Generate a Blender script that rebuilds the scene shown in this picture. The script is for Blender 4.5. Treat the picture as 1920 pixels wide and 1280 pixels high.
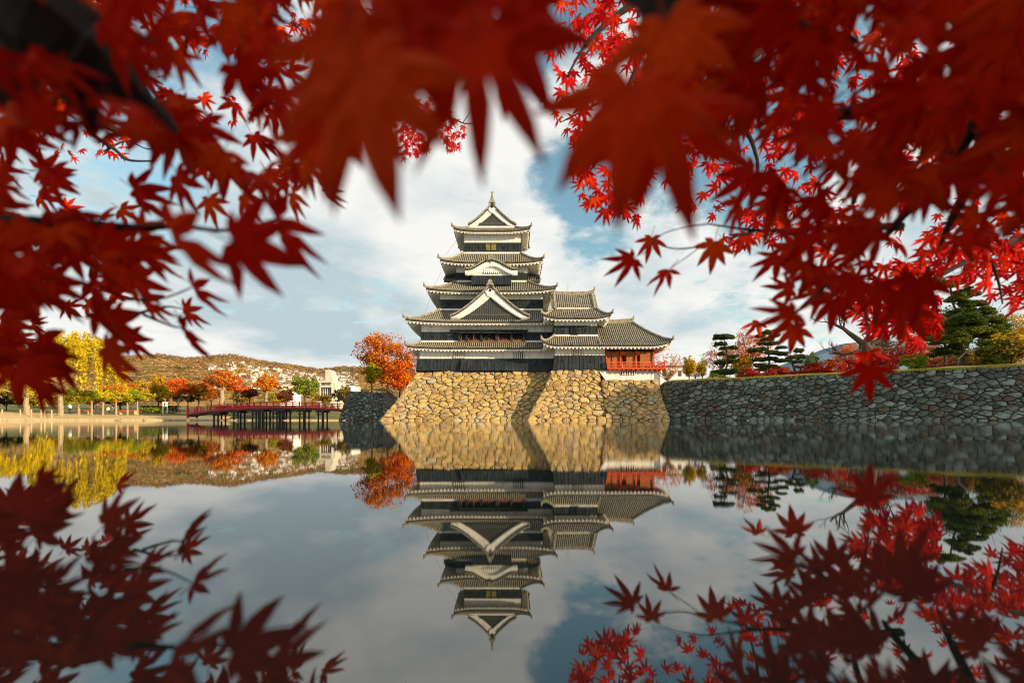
import bpy, bmesh, math, random
import numpy as np
from mathutils import Vector, Matrix, noise as mnoise

# ------------------------------------------------------------------ camera, sky, sun, exposure
scene = bpy.context.scene
for o in list(bpy.data.objects):
    bpy.data.objects.remove(o)
F = 853.0          # focal length in pixels of the 1920 wide photograph
HOR = 788.0        # pixel row of the horizon
CAMZ = 0.020       # lens height above the water
def P(x, y, d):
    return Vector(((x - 960) / F * d, d, CAMZ + (HOR - y) / F * d))

cam = bpy.data.cameras.new("camera")
camo = bpy.data.objects.new("camera", cam)
scene.collection.objects.link(camo)
cam.sensor_width = 36.0
cam.lens = F / 1920 * 36
cam.shift_y = (HOR - 640) / 1920
cam.clip_start = 0.01
cam.clip_end = 20000
cam.dof.use_dof = True
cam.dof.focus_distance = 30
cam.dof.aperture_fstop = 2.5
camo.location = (0, 0, CAMZ)
camo.rotation_euler = (math.pi / 2, 0, 0)
scene.camera = camo

SUN_AZ = 61.0      # degrees to the right of straight behind the camera
SUN_EL = 13.0
sdir = Vector((math.sin(math.radians(SUN_AZ)) * math.cos(math.radians(SUN_EL)),
               -math.cos(math.radians(SUN_AZ)) * math.cos(math.radians(SUN_EL)),
               math.sin(math.radians(SUN_EL))))
sun = bpy.data.lights.new("sun", 'SUN')
sun.energy = 5.0
sun.angle = math.radians(0.5)
sun.color = (1.0, 0.77, 0.46)
suno = bpy.data.objects.new("sun", sun)
suno.rotation_euler = sdir.to_track_quat('Z', 'Y').to_euler()
suno.location = sdir * 100
scene.collection.objects.link(suno)

world = bpy.data.worlds.new("World")
scene.world = world
world.use_nodes = True

def build_world():
    nt = world.node_tree
    nt.nodes.clear()
    N = nt.nodes.new
    L = nt.links.new
    out = N('ShaderNodeOutputWorld')
    sky = N('ShaderNodeTexSky')
    sky.sky_type = 'NISHITA'
    sky.sun_disc = False
    sky.sun_elevation = math.radians(SUN_EL)
    # sun_rotation: clockwise from +Y seen from above
    sky.sun_rotation = math.atan2(sdir.x, sdir.y)
    sky.air_density = 1.0
    sky.dust_density = 0.6
    sky.ozone_density = 1.6
    tint = N('ShaderNodeMix'); tint.data_type = 'RGBA'; tint.blend_type = 'MULTIPLY'
    tint.inputs[0].default_value = 1.0
    tint.inputs[7].default_value = (1.35, 1.5, 1.22, 1)
    L(sky.outputs[0], tint.inputs[6])
    bg1 = N('ShaderNodeBackground'); bg1.inputs[1].default_value = 0.105
    L(tint.outputs[2], bg1.inputs[0])
    tc = N('ShaderNodeTexCoord')
    sep = N('ShaderNodeSeparateXYZ'); L(tc.outputs['Generated'], sep.inputs[0])
    def math_(op, a, b=None, c=None, clamp=False):
        m = N('ShaderNodeMath'); m.operation = op; m.use_clamp = clamp
        for i, v in enumerate((a, b, c)):
            if v is None: continue
            if isinstance(v, (int, float)): m.inputs[i].default_value = v
            else: L(v, m.inputs[i])
        return m.outputs[0]
    zz = math_('ADD', math_('MAXIMUM', sep.outputs[2], 0.0), 0.22)
    px = math_('DIVIDE', sep.outputs[0], zz)
    py = math_('DIVIDE', sep.outputs[1], zz)
    cmb = N('ShaderNodeCombineXYZ'); L(px, cmb.inputs[0]); L(py, cmb.inputs[1])
    def noise(scale, detail, rough, off, dist=0.0):
        mp = N('ShaderNodeMapping'); mp.inputs[1].default_value = off
        L(cmb.outputs[0], mp.inputs[0])
        n = N('ShaderNodeTexNoise'); n.inputs['Scale'].default_value = scale
        n.inputs['Detail'].default_value = detail; n.inputs['Roughness'].default_value = rough
        n.inputs['Distortion'].default_value = dist
        L(mp.outputs[0], n.inputs['Vector'])
        return n.outputs['Fac']
    n1 = noise(1.15, 9, 0.58, (3.1, 1.7, 0.4), 0.15)
    n2 = noise(3.2, 8, 0.6, (7.7, 0.3, 2.0), 0.2)
    n3 = noise(9.0, 8, 0.65, (2.2, 9.1, 1.0), 0.4)
    dens = math_('ADD', math_('ADD', math_('MULTIPLY', n1, 0.42), math_('MULTIPLY', n2, 0.36)), math_('MULTIPLY', n3, 0.22))
    # gaps in the cloud cover: (pixel x, pixel y, half width in pixels, strength)
    gaps = [(1005, 50, 100, .16), (1062, 335, 66, .13), (1118, 440, 54, .13), (1395, 215, 150, .17), (895, 345, 45, .09),
            (735, 568, 40, .03), (225, 330, 100, .08), (350, 120, 130, .14), (1350, 592, 50, .03), (450, 20, 90, .04), (1470, 520, 50, .02), (1420, 360, 70, .10)]
    for gx, gy, gr, gs in gaps:
        dv = Vector(((gx - 960) / F, 1, (HOR - gy) / F)).normalized()
        vm = N('ShaderNodeVectorMath'); vm.operation = 'DOT_PRODUCT'
        nv = N('ShaderNodeVectorMath'); nv.operation = 'NORMALIZE'
        L(tc.outputs['Generated'], nv.inputs[0]); L(nv.outputs[0], vm.inputs[0])
        vm.inputs[1].default_value = dv
        ca = math.cos(math.atan(gr / F / (dv.length)) * 1.5)
        mr = N('ShaderNodeMapRange'); mr.interpolation_type = 'SMOOTHSTEP'
        mr.inputs['From Min'].default_value = ca; mr.inputs['From Max'].default_value = 1.0
        mr.inputs['To Min'].default_value = 0.0; mr.inputs['To Max'].default_value = gs
        L(vm.outputs['Value'], mr.inputs['Value'])
        dens = math_('SUBTRACT', dens, mr.outputs[0])
    cov = N('ShaderNodeMapRange'); cov.interpolation_type = 'SMOOTHSTEP'
    cov.inputs['From Min'].default_value = 0.33; cov.inputs['From Max'].default_value = 0.46
    L(dens, cov.inputs['Value'])
    shade = noise(1.5, 7, 0.55, (1.9, 6.2, 5.0), 0.1)
    ramp = N('ShaderNodeValToRGB')
    ramp.color_ramp.elements[0].position = 0.34; ramp.color_ramp.elements[0].color = (0.50, 0.62, 0.67, 1)
    ramp.color_ramp.elements[1].position = 0.55; ramp.color_ramp.elements[1].color = (0.93, 0.92, 0.88, 1)
    L(shade, ramp.inputs[0])
    bg2 = N('ShaderNodeBackground'); bg2.inputs[1].default_value = 0.61
    L(ramp.outputs[0], bg2.inputs[0])
    mix = N('ShaderNodeMixShader')
    L(cov.outputs[0], mix.inputs[0]); L(bg1.outputs[0], mix.inputs[1]); L(bg2.outputs[0], mix.inputs[2])
    L(mix.outputs[0], out.inputs[0])
build_world()

vs = scene.view_settings
vs.view_transform = 'Standard'; vs.look = 'None'; vs.gamma = 1.0; vs.use_curve_mapping = False
vs.exposure = 0.75
scene.render.engine = 'CYCLES'
cy = scene.cycles
cy.use_denoising = True
cy.pixel_filter_type = 'BLACKMAN_HARRIS'
cy.filter_width = 1.1
cy.max_bounces = 7; cy.diffuse_bounces = 3; cy.glossy_bounces = 4; cy.transmission_bounces = 4
cy.transparent_max_bounces = 8
cy.sample_clamp_indirect = 4.0
scene.display_settings.display_device = 'sRGB'

# ------------------------------------------------------------------ helpers
rng = random.Random(7)
nr = np.random.default_rng(7)
COL = scene.collection

def tag(o, label=None, cat=None, group=None, kind=None):
    if label: o['label'] = label
    if cat: o['category'] = cat
    if group: o['group'] = group
    if kind: o['kind'] = kind
    return o

def thing(name, label, cat, loc=(0, 0, 0), group=None):
    o = bpy.data.objects.new(name, None)
    o.empty_display_size = 0.2
    COL.objects.link(o)
    o.location = loc
    return tag(o, label, cat, group)

class MB:
    def __init__(s):
        s.v = []; s.f = []
    def add(s, verts, faces):
        b = len(s.v)
        s.v.extend([tuple(v) for v in verts])
        s.f.extend([tuple(i + b for i in f) for f in faces])
    def box(s, x0, x1, y0, y1, z0, z1):
        s.add([(x0, y0, z0), (x1, y0, z0), (x1, y1, z0), (x0, y1, z0), (x0, y0, z1), (x1, y0, z1), (x1, y1, z1), (x0, y1, z1)],
              [(0, 3, 2, 1), (4, 5, 6, 7), (0, 1, 5, 4), (1, 2, 6, 5), (2, 3, 7, 6), (3, 0, 4, 7)])
    def hexa(s, p):   # 8 points: bottom 4 then top 4
        s.add(p, [(0, 3, 2, 1), (4, 5, 6, 7), (0, 1, 5, 4), (1, 2, 6, 5), (2, 3, 7, 6), (3, 0, 4, 7)])
    def beam(s, a, b, w, h):   # oblong beam between two points, w wide, h high, top at the points
        a = Vector(a); b = Vector(b); d = (b - a)
        side = Vector((-d.y, d.x, 0))
        if side.length < 1e-6: side = Vector((1, 0, 0))
        side = side.normalized() * w / 2
        up = Vector((0, 0, h))
        s.hexa([a - side - up, b - side - up, b + side - up, a + side - up, a - side, b - side, b + side, a + side])
    def tube(s, pts, rad, sides=6, cap=True):
        pts = [Vector(p) for p in pts]
        n = len(pts)
        if not isinstance(rad, (list, tuple)): rad = [rad] * n
        rings = []
        ref = Vector((0.31, 0.2, 0.93))
        for i in range(n):
            t = (pts[min(i + 1, n - 1)] - pts[max(i - 1, 0)])
            if t.length < 1e-9: t = Vector((0, 0, 1))
            t.normalize()
            u = t.cross(ref)
            if u.length < 1e-3: u = t.cross(Vector((1, 0, 0)))
            u.normalize(); w = t.cross(u)
            rings.append([pts[i] + (u * math.cos(2 * math.pi * k / sides) + w * math.sin(2 * math.pi * k / sides)) * rad[i] for k in range(sides)])
        vv = [p for r in rings for p in r]
        ff = []
        for i in range(n - 1):
            for k in range(sides):
                k2 = (k + 1) % sides
                ff.append((i * sides + k, i * sides + k2, (i + 1) * sides + k2, (i + 1) * sides + k))
        if cap:
            ff.append(tuple(range(sides))[::-1]); ff.append(tuple((n - 1) * sides + k for k in range(sides)))
        s.add(vv, ff)
    def grid(s, rows):
        m = len(rows[0]); vv = [p for r in rows for p in r]; ff = []
        for i in range(len(rows) - 1):
            for j in range(m - 1):
                ff.append((i * m + j, i * m + j + 1, (i + 1) * m + j + 1, (i + 1) * m + j))
        s.add(vv, ff)
    def prism(s, poly, off):
        n = len(poly); off = Vector(off)
        vv = [Vector(p) for p in poly] + [Vector(p) + off for p in poly]
        ff = [tuple(range(n)), tuple(range(2 * n - 1, n - 1, -1))]
        for i in range(n):
            j = (i + 1) % n
            ff.append((i, j, n + j, n + i))
        s.add(vv, ff)
    def build(s, name, mat, parent=None, kind=None, smooth=False):
        me = bpy.data.meshes.new(name)
        me.from_pydata(s.v, [], s.f)
        me.update()
        if mat: me.materials.append(mat)
        if smooth: me.polygons.foreach_set('use_smooth', [True] * len(me.polygons))
        return link(name, me, parent, kind)

def link(name, me, parent=None, kind=None):
    o = bpy.data.objects.new(name, me)
    COL.objects.link(o)
    if parent is not None:
        o.parent = parent
        q = parent; loc = Vector((0, 0, 0))
        while q is not None:
            loc += q.location; q = q.parent
        o.location = -loc
    if kind: o['kind'] = kind
    return o

def wloc(o):
    loc = Vector((0, 0, 0))
    while o is not None:
        loc += o.location; o = o.parent
    return loc

# ------------------------------------------------------------------ materials
def new_mat(name):
    m = bpy.data.materials.new(name); m.use_nodes = True
    nt = m.node_tree
    for n in list(nt.nodes): nt.nodes.remove(n)
    return m, nt

def ramp_node(nt, stops, fac):
    r = nt.nodes.new('ShaderNodeValToRGB')
    cr = r.color_ramp
    while len(cr.elements) < len(stops): cr.elements.new(0.5)
    for e, (p, c) in zip(cr.elements, stops):
        e.position = p; e.color = (*c, 1)
    nt.links.new(fac, r.inputs[0])
    return r.outputs[0]

def noise_node(nt, scale, detail=4, rough=0.6, coord='Object', stretch=None):
    tc = nt.nodes.new('ShaderNodeTexCoord')
    n = nt.nodes.new('ShaderNodeTexNoise')
    n.inputs['Scale'].default_value = scale; n.inputs['Detail'].default_value = detail; n.inputs['Roughness'].default_value = rough
    if stretch:
        mp = nt.nodes.new('ShaderNodeMapping'); mp.inputs[3].default_value = stretch
        nt.links.new(tc.outputs[coord], mp.inputs[0]); nt.links.new(mp.outputs[0], n.inputs['Vector'])
    else:
        nt.links.new(tc.outputs[coord], n.inputs['Vector'])
    return n.outputs['Fac']

def solid(name, stops, scale=2.0, rough=0.8, bump=0.0, bscale=None, spec=0.3, stretch=None, detail=5):
    """a surface whose colour wanders between stops with a noise"""
    m, nt = new_mat(name)
    out = nt.nodes.new('ShaderNodeOutputMaterial'); b = nt.nodes.new('ShaderNodeBsdfPrincipled')
    nt.links.new(b.outputs[0], out.inputs[0])
    b.inputs['Roughness'].default_value = rough
    b.inputs['Specular IOR Level'].default_value = spec
    f = noise_node(nt, scale, detail, stretch=stretch)
    nt.links.new(ramp_node(nt, stops, f), b.inputs['Base Color'])
    if bump:
        bp = nt.nodes.new('ShaderNodeBump'); bp.inputs['Strength'].default_value = 1.0; bp.inputs['Distance'].default_value = bump
        nt.links.new(noise_node(nt, bscale or scale * 3, 6), bp.inputs['Height'])
        nt.links.new(bp.outputs[0], b.inputs['Normal'])
    return m

def stone_mat(name, stops, island=False, bump=0.06):
    m, nt = new_mat(name)
    out = nt.nodes.new('ShaderNodeOutputMaterial'); b = nt.nodes.new('ShaderNodeBsdfPrincipled')
    nt.links.new(b.outputs[0], out.inputs[0])
    b.inputs['Roughness'].default_value = 0.9; b.inputs['Specular IOR Level'].default_value = 0.2
    if island:
        g = nt.nodes.new('ShaderNodeNewGeometry'); fac = g.outputs['Random Per Island']
    else:
        g = nt.nodes.new('ShaderNodeObjectInfo'); fac = g.outputs['Random']
    col = ramp_node(nt, stops, fac)
    nf = noise_node(nt, 2.2, 8, 0.7)
    sh = ramp_node(nt, [(0.32, (0.30, 0.29, 0.27)), (0.5, (0.95, 0.95, 0.93)), (0.68, (1.45, 1.42, 1.3))], nf)
    mx = nt.nodes.new('ShaderNodeMix'); mx.data_type = 'RGBA'; mx.blend_type = 'MULTIPLY'; mx.inputs[0].default_value = 1
    nt.links.new(col, mx.inputs[6]); nt.links.new(sh, mx.inputs[7])
    nt.links.new(mx.outputs[2], b.inputs['Base Color'])
    bp = nt.nodes.new('ShaderNodeBump'); bp.inputs['Distance'].default_value = bump
    nt.links.new(noise_node(nt, 5, 7, 0.65), bp.inputs['Height']); nt.links.new(bp.outputs[0], b.inputs['Normal'])
    return m

def leaf_mat(name, stops, transl=0.35, source='island', nscale=0.6, rough=0.6, spec=0.2, mixn=0.5):
    m, nt = new_mat(name)
    out = nt.nodes.new('ShaderNodeOutputMaterial')
    b = nt.nodes.new('ShaderNodeBsdfPrincipled'); t = nt.nodes.new('ShaderNodeBsdfTranslucent'); mix = nt.nodes.new('ShaderNodeMixShader')
    b.inputs['Roughness'].default_value = rough; b.inputs['Specular IOR Level'].default_value = spec
    if source == 'island':
        g = nt.nodes.new('ShaderNodeNewGeometry'); fac = g.outputs['Random Per Island']
    else:
        g = nt.nodes.new('ShaderNodeObjectInfo'); fac = g.outputs['Random']
    nf = noise_node(nt, nscale, 4)
    mm = nt.nodes.new('ShaderNodeMix'); mm.data_type = 'FLOAT'; mm.inputs[0].default_value = mixn
    nt.links.new(fac, mm.inputs[2]); nt.links.new(nf, mm.inputs[3])
    col = ramp_node(nt, stops, mm.outputs[0])
    nt.links.new(col, b.inputs['Base Color']); nt.links.new(col, t.inputs['Color'])
    mix.inputs[0].default_value = transl
    nt.links.new(b.outputs[0], mix.inputs[1]); nt.links.new(t.outputs[0], mix.inputs[2])
    nt.links.new(mix.outputs[0], out.inputs[0])
    return m

M = {}
M['plaster'] = solid('white_plaster', [(0.30, (0.58, 0.55, 0.47)), (0.45, (0.76, 0.73, 0.66)), (0.6, (0.84, 0.82, 0.76))], 1.6, 0.85, 0.01, 8, 0.2, stretch=(1.3, 1.3, .3), detail=9)
M['boards'] = solid('black_boards', [(0.3, (0.005, 0.008, 0.011)), (0.5, (0.014, 0.021, 0.026)), (0.7, (0.040, 0.050, 0.056))], 2.2, 0.55, 0.01, 14, 0.25, stretch=(1, 1, .25))
M['batten'] = solid('grey_battens', [(0.3, (0.014, 0.021, 0.025)), (0.7, (0.045, 0.055, 0.06))], 3, 0.6, 0, None, 0.25)
M['pan'] = solid('pan_tiles', [(0.3, (0.025, 0.024, 0.022)), (0.7, (0.065, 0.06, 0.05))], 2.2, 0.8, 0.02, 9)  # weathered grey, darkened so the shade between the ribs is in the colour
M['tile'] = solid('cover_tiles', [(0.28, (0.095, 0.087, 0.066)), (0.5, (0.24, 0.218, 0.165)), (0.75, (0.39, 0.36, 0.285))], 3.5, 0.75, 0.02, 12)
M['lattice'] = solid('gable_lattice', [(0.3, (0.05, 0.055, 0.05)), (0.7, (0.10, 0.105, 0.09))], 4, 0.7)
M['dark'] = solid('dark_opening', [(0.3, (0.008, 0.008, 0.009)), (0.7, (0.016, 0.015, 0.014))], 3, 0.8)
M['brown'] = solid('brown_timber', [(0.3, (0.16, 0.055, 0.02)), (0.7, (0.30, 0.11, 0.035))], 3, 0.7, stretch=(1, 1, .3))
M['vermilion'] = solid('vermilion_lacquer', [(0.3, (0.48, 0.055, 0.010)), (0.7, (0.60, 0.085, 0.014))], 2, 0.5)
M['shutter'] = solid('brown_shutters', [(0.3, (0.36, 0.09, 0.02)), (0.7, (0.50, 0.15, 0.035))], 3, 0.6)
M['bridge_red'] = solid('bridge_lacquer', [(0.3, (0.42, 0.02, 0.028)), (0.7, (0.58, 0.04, 0.05))], 1, 0.5)
M['pier'] = solid('bridge_piers', [(0.3, (0.02, 0.02, 0.025)), (0.7, (0.045, 0.04, 0.045))], 2, 0.7)
M['deck'] = solid('bridge_deck', [(0.3, (0.09, 0.03, 0.03)), (0.7, (0.15, 0.05, 0.05))], 1, 0.7)
gold = [(0.0, (0.24, 0.16, 0.07)), (0.16, (0.46, 0.32, 0.11)), (0.32, (0.36, 0.23, 0.11)), (0.5, (0.50, 0.36, 0.15)), (0.66, (0.28, 0.20, 0.11)), (0.82, (0.44, 0.31, 0.14)), (1.0, (0.33, 0.30, 0.22))]
M['stone_gold'] = stone_mat('golden_stone', gold)
M['stone_gold_mass'] = stone_mat('golden_stone_mass', gold, True)
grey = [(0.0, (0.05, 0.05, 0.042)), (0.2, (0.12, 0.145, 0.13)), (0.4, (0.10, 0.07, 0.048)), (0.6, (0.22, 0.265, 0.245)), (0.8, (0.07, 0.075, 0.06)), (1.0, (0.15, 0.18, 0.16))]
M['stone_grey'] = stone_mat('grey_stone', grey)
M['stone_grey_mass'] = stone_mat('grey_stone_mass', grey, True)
M['joint'] = solid('wall_core', [(0.3, (0.05, 0.042, 0.03)), (0.7, (0.12, 0.10, 0.07))], 2, 0.95)
M['bark'] = solid('bark', [(0.3, (0.035, 0.025, 0.018)), (0.7, (0.10, 0.075, 0.05))], 5, 0.9, 0.02, 14)
M['bark_pale'] = solid('pale_bark', [(0.3, (0.22, 0.15, 0.09)), (0.7, (0.42, 0.32, 0.21))], 4, 0.9, 0.03, 10)
M['bark_dark'] = solid('dark_bark', [(0.3, (0.010, 0.009, 0.008)), (0.7, (0.03, 0.024, 0.02))], 20, 0.9, 0.002, 60)
M['path'] = solid('gravel_path', [(0.3, (0.46, 0.31, 0.13)), (0.7, (0.62, 0.45, 0.22))], 0.8, 0.95, 0.05, 6)
M['kerb'] = solid('kerb_stone', [(0.3, (0.34, 0.26, 0.14)), (0.7, (0.54, 0.44, 0.27))], 1.2, 0.9, 0.03, 6)
M['soil'] = solid('soil_and_grass', [(0.3, (0.06, 0.075, 0.018)), (0.5, (0.13, 0.13, 0.03)), (0.7, (0.22, 0.14, 0.05))], 0.25, 0.95, 0.1, 2)
M['lawn'] = solid('autumn_lawn', [(0.3, (0.13, 0.14, 0.03)), (0.7, (0.30, 0.25, 0.06))], 0.6, 0.95, 0.06, 9)
M['concrete'] = solid('pale_concrete', [(0.3, (0.46, 0.42, 0.34)), (0.7, (0.58, 0.54, 0.46))], 0.6, 0.85)
M['glass'] = solid('dark_glazing', [(0.3, (0.05, 0.05, 0.05)), (0.7, (0.13, 0.11, 0.09))], 0.4, 0.2, 0, None, 0.5)
M['white_paint'] = solid('white_paint', [(0.3, (0.72, 0.70, 0.66)), (0.7, (0.82, 0.80, 0.77))], 0.5, 0.8)
M['house_roof'] = solid('house_roof', [(0.3, (0.16, 0.13, 0.12)), (0.7, (0.26, 0.22, 0.20))], 0.1, 0.8)
M['wood_post'] = solid('post_wood', [(0.3, (0.34, 0.25, 0.13)), (0.7, (0.50, 0.40, 0.24))], 3, 0.85)
M['cloth_red'] = solid('red_cloth', [(0.3, (0.50, 0.04, 0.02)), (0.7, (0.62, 0.07, 0.03))], 2, 0.85)

FOL = {
 'yellow':  [(0.2, (0.30, 0.22, 0.006)), (0.5, (0.58, 0.42, 0.008)), (0.8, (0.74, 0.58, 0.02))],
 'ygreen':  [(0.2, (0.16, 0.17, 0.008)), (0.5, (0.38, 0.33, 0.012)), (0.8, (0.58, 0.46, 0.02))],
 'gold':    [(0.2, (0.36, 0.20, 0.008)), (0.5, (0.60, 0.36, 0.012)), (0.8, (0.70, 0.48, 0.02))],
 'orange':  [(0.2, (0.42, 0.10, 0.008)), (0.5, (0.74, 0.24, 0.010)), (0.8, (0.85, 0.36, 0.015))],
 'rust':    [(0.2, (0.20, 0.06, 0.012)), (0.5, (0.55, 0.13, 0.012)), (0.8, (0.74, 0.25, 0.02))],
 'redorange': [(0.2, (0.42, 0.05, 0.010)), (0.5, (0.74, 0.13, 0.012)), (0.8, (0.85, 0.26, 0.02))],
 'red':     [(0.2, (0.16, 0.008, 0.010)), (0.5, (0.42, 0.018, 0.016)), (0.8, (0.62, 0.05, 0.02))],
 'pink':    [(0.2, (0.50, 0.14, 0.07)), (0.5, (0.72, 0.24, 0.12)), (0.8, (0.80, 0.36, 0.18))],
 'green':   [(0.2, (0.07, 0.12, 0.010)), (0.5, (0.20, 0.27, 0.014)), (0.8, (0.36, 0.38, 0.02))],
 'pine':    [(0.2, (0.022, 0.050, 0.012)), (0.5, (0.060, 0.105, 0.020)), (0.8, (0.17, 0.20, 0.030))],
 'pinelit': [(0.2, (0.03, 0.06, 0.010)), (0.5, (0.11, 0.14, 0.016)), (0.8, (0.26, 0.26, 0.03))],  # paler, yellower needle green for whole trees and random pads
 'darkgreen': [(0.2, (0.010, 0.018, 0.012)), (0.5, (0.022, 0.035, 0.020)), (0.8, (0.05, 0.06, 0.025))],
 'olive':   [(0.2, (0.12, 0.09, 0.012)), (0.5, (0.26, 0.17, 0.02)), (0.8, (0.40, 0.26, 0.03))],
 'plum':    [(0.2, (0.10, 0.03, 0.02)), (0.5, (0.22, 0.06, 0.03)), (0.8, (0.34, 0.10, 0.04))],
 'forest':  [(0.32, (0.17, 0.19, 0.10)), (0.41, (0.34, 0.27, 0.13)), (0.50, (0.54, 0.31, 0.15)), (0.60, (0.50, 0.39, 0.18)), (0.72, (0.60, 0.34, 0.19))],
}
for k, s in FOL.items():
    M['f_' + k] = leaf_mat('foliage_' + k, s, 0.3, 'island', 0.45, 0.7, 0.15, 0.45)

# ------------------------------------------------------------------ water
def water_material():
    m, nt = new_mat('still_water')
    out = nt.nodes.new('ShaderNodeOutputMaterial'); b = nt.nodes.new('ShaderNodeBsdfPrincipled')
    nt.links.new(b.outputs[0], out.inputs[0])
    b.inputs['Base Color'].default_value = (0.010, 0.016, 0.013, 1)
    b.inputs['Roughness'].default_value = 0.012
    b.inputs['IOR'].default_value = 2.5
    b.inputs['Specular IOR Level'].default_value = 0.5
    b.inputs['Specular Tint'].default_value = (1.0, 0.98, 0.95, 1)
    tc = nt.nodes.new('ShaderNodeTexCoord')
    def nz(scale, st, detail):
        mp = nt.nodes.new('ShaderNodeMapping'); mp.inputs[3].default_value = st
        n = nt.nodes.new('ShaderNodeTexNoise'); n.inputs['Scale'].default_value = scale; n.inputs['Detail'].default_value = detail
        nt.links.new(tc.outputs['Object'], mp.inputs[0]); nt.links.new(mp.outputs[0], n.inputs['Vector'])
        return n.outputs['Fac']
    a = nz(48, (0.55, 1.3, 1), 3)
    c = nz(4.0, (0.6, 1.2, 1), 2)
    pt_ = nz(3.0, (0.5, 1.0, 1), 2)
    pr_ = nt.nodes.new('ShaderNodeMapRange'); pr_.inputs['From Min'].default_value = .42; pr_.inputs['From Max'].default_value = .6; pr_.inputs['To Min'].default_value = .35; pr_.inputs['To Max'].default_value = 1.6
    nt.links.new(pt_, pr_.inputs['Value'])
    am = nt.nodes.new('ShaderNodeMath'); am.operation = 'MULTIPLY'; nt.links.new(a, am.inputs[0]); nt.links.new(pr_.outputs[0], am.inputs[1]); a = am.outputs[0]
    mul = nt.nodes.new('ShaderNodeMath'); mul.operation = 'MULTIPLY_ADD'
    nt.links.new(c, mul.inputs[0]); mul.inputs[1].default_value = 3.0
    nt.links.new(a, mul.inputs[2])
    bp = nt.nodes.new('ShaderNodeBump'); bp.inputs['Strength'].default_value = 1.0; bp.inputs['Distance'].default_value = 0.000075
    nt.links.new(mul.outputs[0], bp.inputs['Height'])
    nt.links.new(bp.outputs[0], b.inputs['Normal'])
    return m
mb = MB()
mb.grid([[(x, y, 0) for x in (-400, -100, -20, 20, 100, 400)] for y in (-30, -2, 2, 20, 60, 140, 200)])
tag(mb.build('moat_water', water_material()), kind='structure')

# ------------------------------------------------------------------ ground, bank, path, kerb, lawn, hills
def banked(shore, outward, rings, name, mat, kind='structure', parent=None):
    """sheet that follows a shoreline: rings = (distance away from the water, height)"""
    b = MB(); rows = []
    for dist, z in rings:
        rows.append([(p[0] + o[0] * dist, p[1] + o[1] * dist, z) for p, o in zip(shore, outward)])
    b.grid(rows)
    return tag(b.build(name, mat), kind=kind)

shore = [(-170, 6), (-98, 34), (-59.5, 53), (-65, 67), (-72.5, 87), (-76, 101), (-72, 114), (-55, 119), (-30, 122), (10, 126), (80, 134), (200, 140)]
outw = [(-.5, .87), (-.6, .8), (-.85, .5), (-.95, .3), (-.97, .25), (-.8, .6), (-.3, .95), (-.1, 1), (0, 1), (0, 1), (0, 1), (0.3, 1)]
banked(shore, outw, [(0, -1.5), (0.02, 0.30), (0.5, 0.34)], 'kerb', M['kerb'])
banked(shore[:7], outw[:7], [(0.5, 0.32), (3, 0.62), (6, 0.95), (9, 1.2)], 'path', M['path'])
banked(shore, outw, [(0.4, 0.10), (5, 0.5), (8.9, 1.12), (22, 1.9), (60, 3.6), (160, 7.5), (420, 12), (6000, 14)], 'ground', M['soil'])

# near bank behind the camera, where the two maples stand
mb = MB(); r_ = random.Random(3)
rows = []
for k, (yy, zz) in enumerate([(-0.35, -0.6), (-0.45, 0.10), (-0.8, 0.22), (-3, 0.35), (-30, 0.5)]):
    rows.append([(x, yy + (r_.uniform(-.06, .06) if k < 3 else 0), zz) for x in np.linspace(-60, 60, 40)])
mb.grid(rows)
tag(mb.build('near_bank', M['soil']), kind='structure')

# far wooded hills
def smooth(t):
    t = max(0.0, min(1.0, t)); return t * t * (3 - 2 * t)
ridge = [(-600, 690), (-100, 684), (150, 676), (220, 669), (300, 664), (350, 671), (385, 668), (435, 664), (490, 676), (535, 681), (600, 691), (640, 686), (700, 688), (800, 702), (950, 720), (1100, 735), (1300, 748), (2600, 755)]
def ridge_y(x):
    for (a, ya), (b, yb) in zip(ridge, ridge[1:]):
        if a <= x <= b: return ya + (yb - ya) * (x - a) / (b - a)
    return ridge[-1][1]
def hill_z(px, d):
    y = ridge_y(px)
    z = (HOR - y - 9) / F * 1500
    t = smooth((d - 420) / 1080.0)
    return 11 + (z - 11) * (0.12 * (d - 420) / 1080 + 0.88 * t) if d <= 1500 else z
mb = MB(); rows = []
for d in np.linspace(420, 1700, 36):
    row = []
    for px in np.linspace(-700, 2700, 170):
        z = hill_z(px, min(d, 1500)) - max(0, d - 1500) * 0.05
        x = (px - 960) / F * d
        z += 5.0 * mnoise.noise(Vector((x / 60, d / 60, 0)))
        row.append((x, d, z))
    rows.append(row)
mb.grid(rows)
M['hill'] = solid('wooded_hill', [(0.34, (0.06, 0.08, 0.03)), (0.46, (0.28, 0.19, 0.06)), (0.58, (0.44, 0.24, 0.08)), (0.75, (0.46, 0.32, 0.11))], 0.02, 1.0, 0, None, 0.05)
tag(mb.build('wooded_hills', M['hill']), kind='structure')

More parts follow.
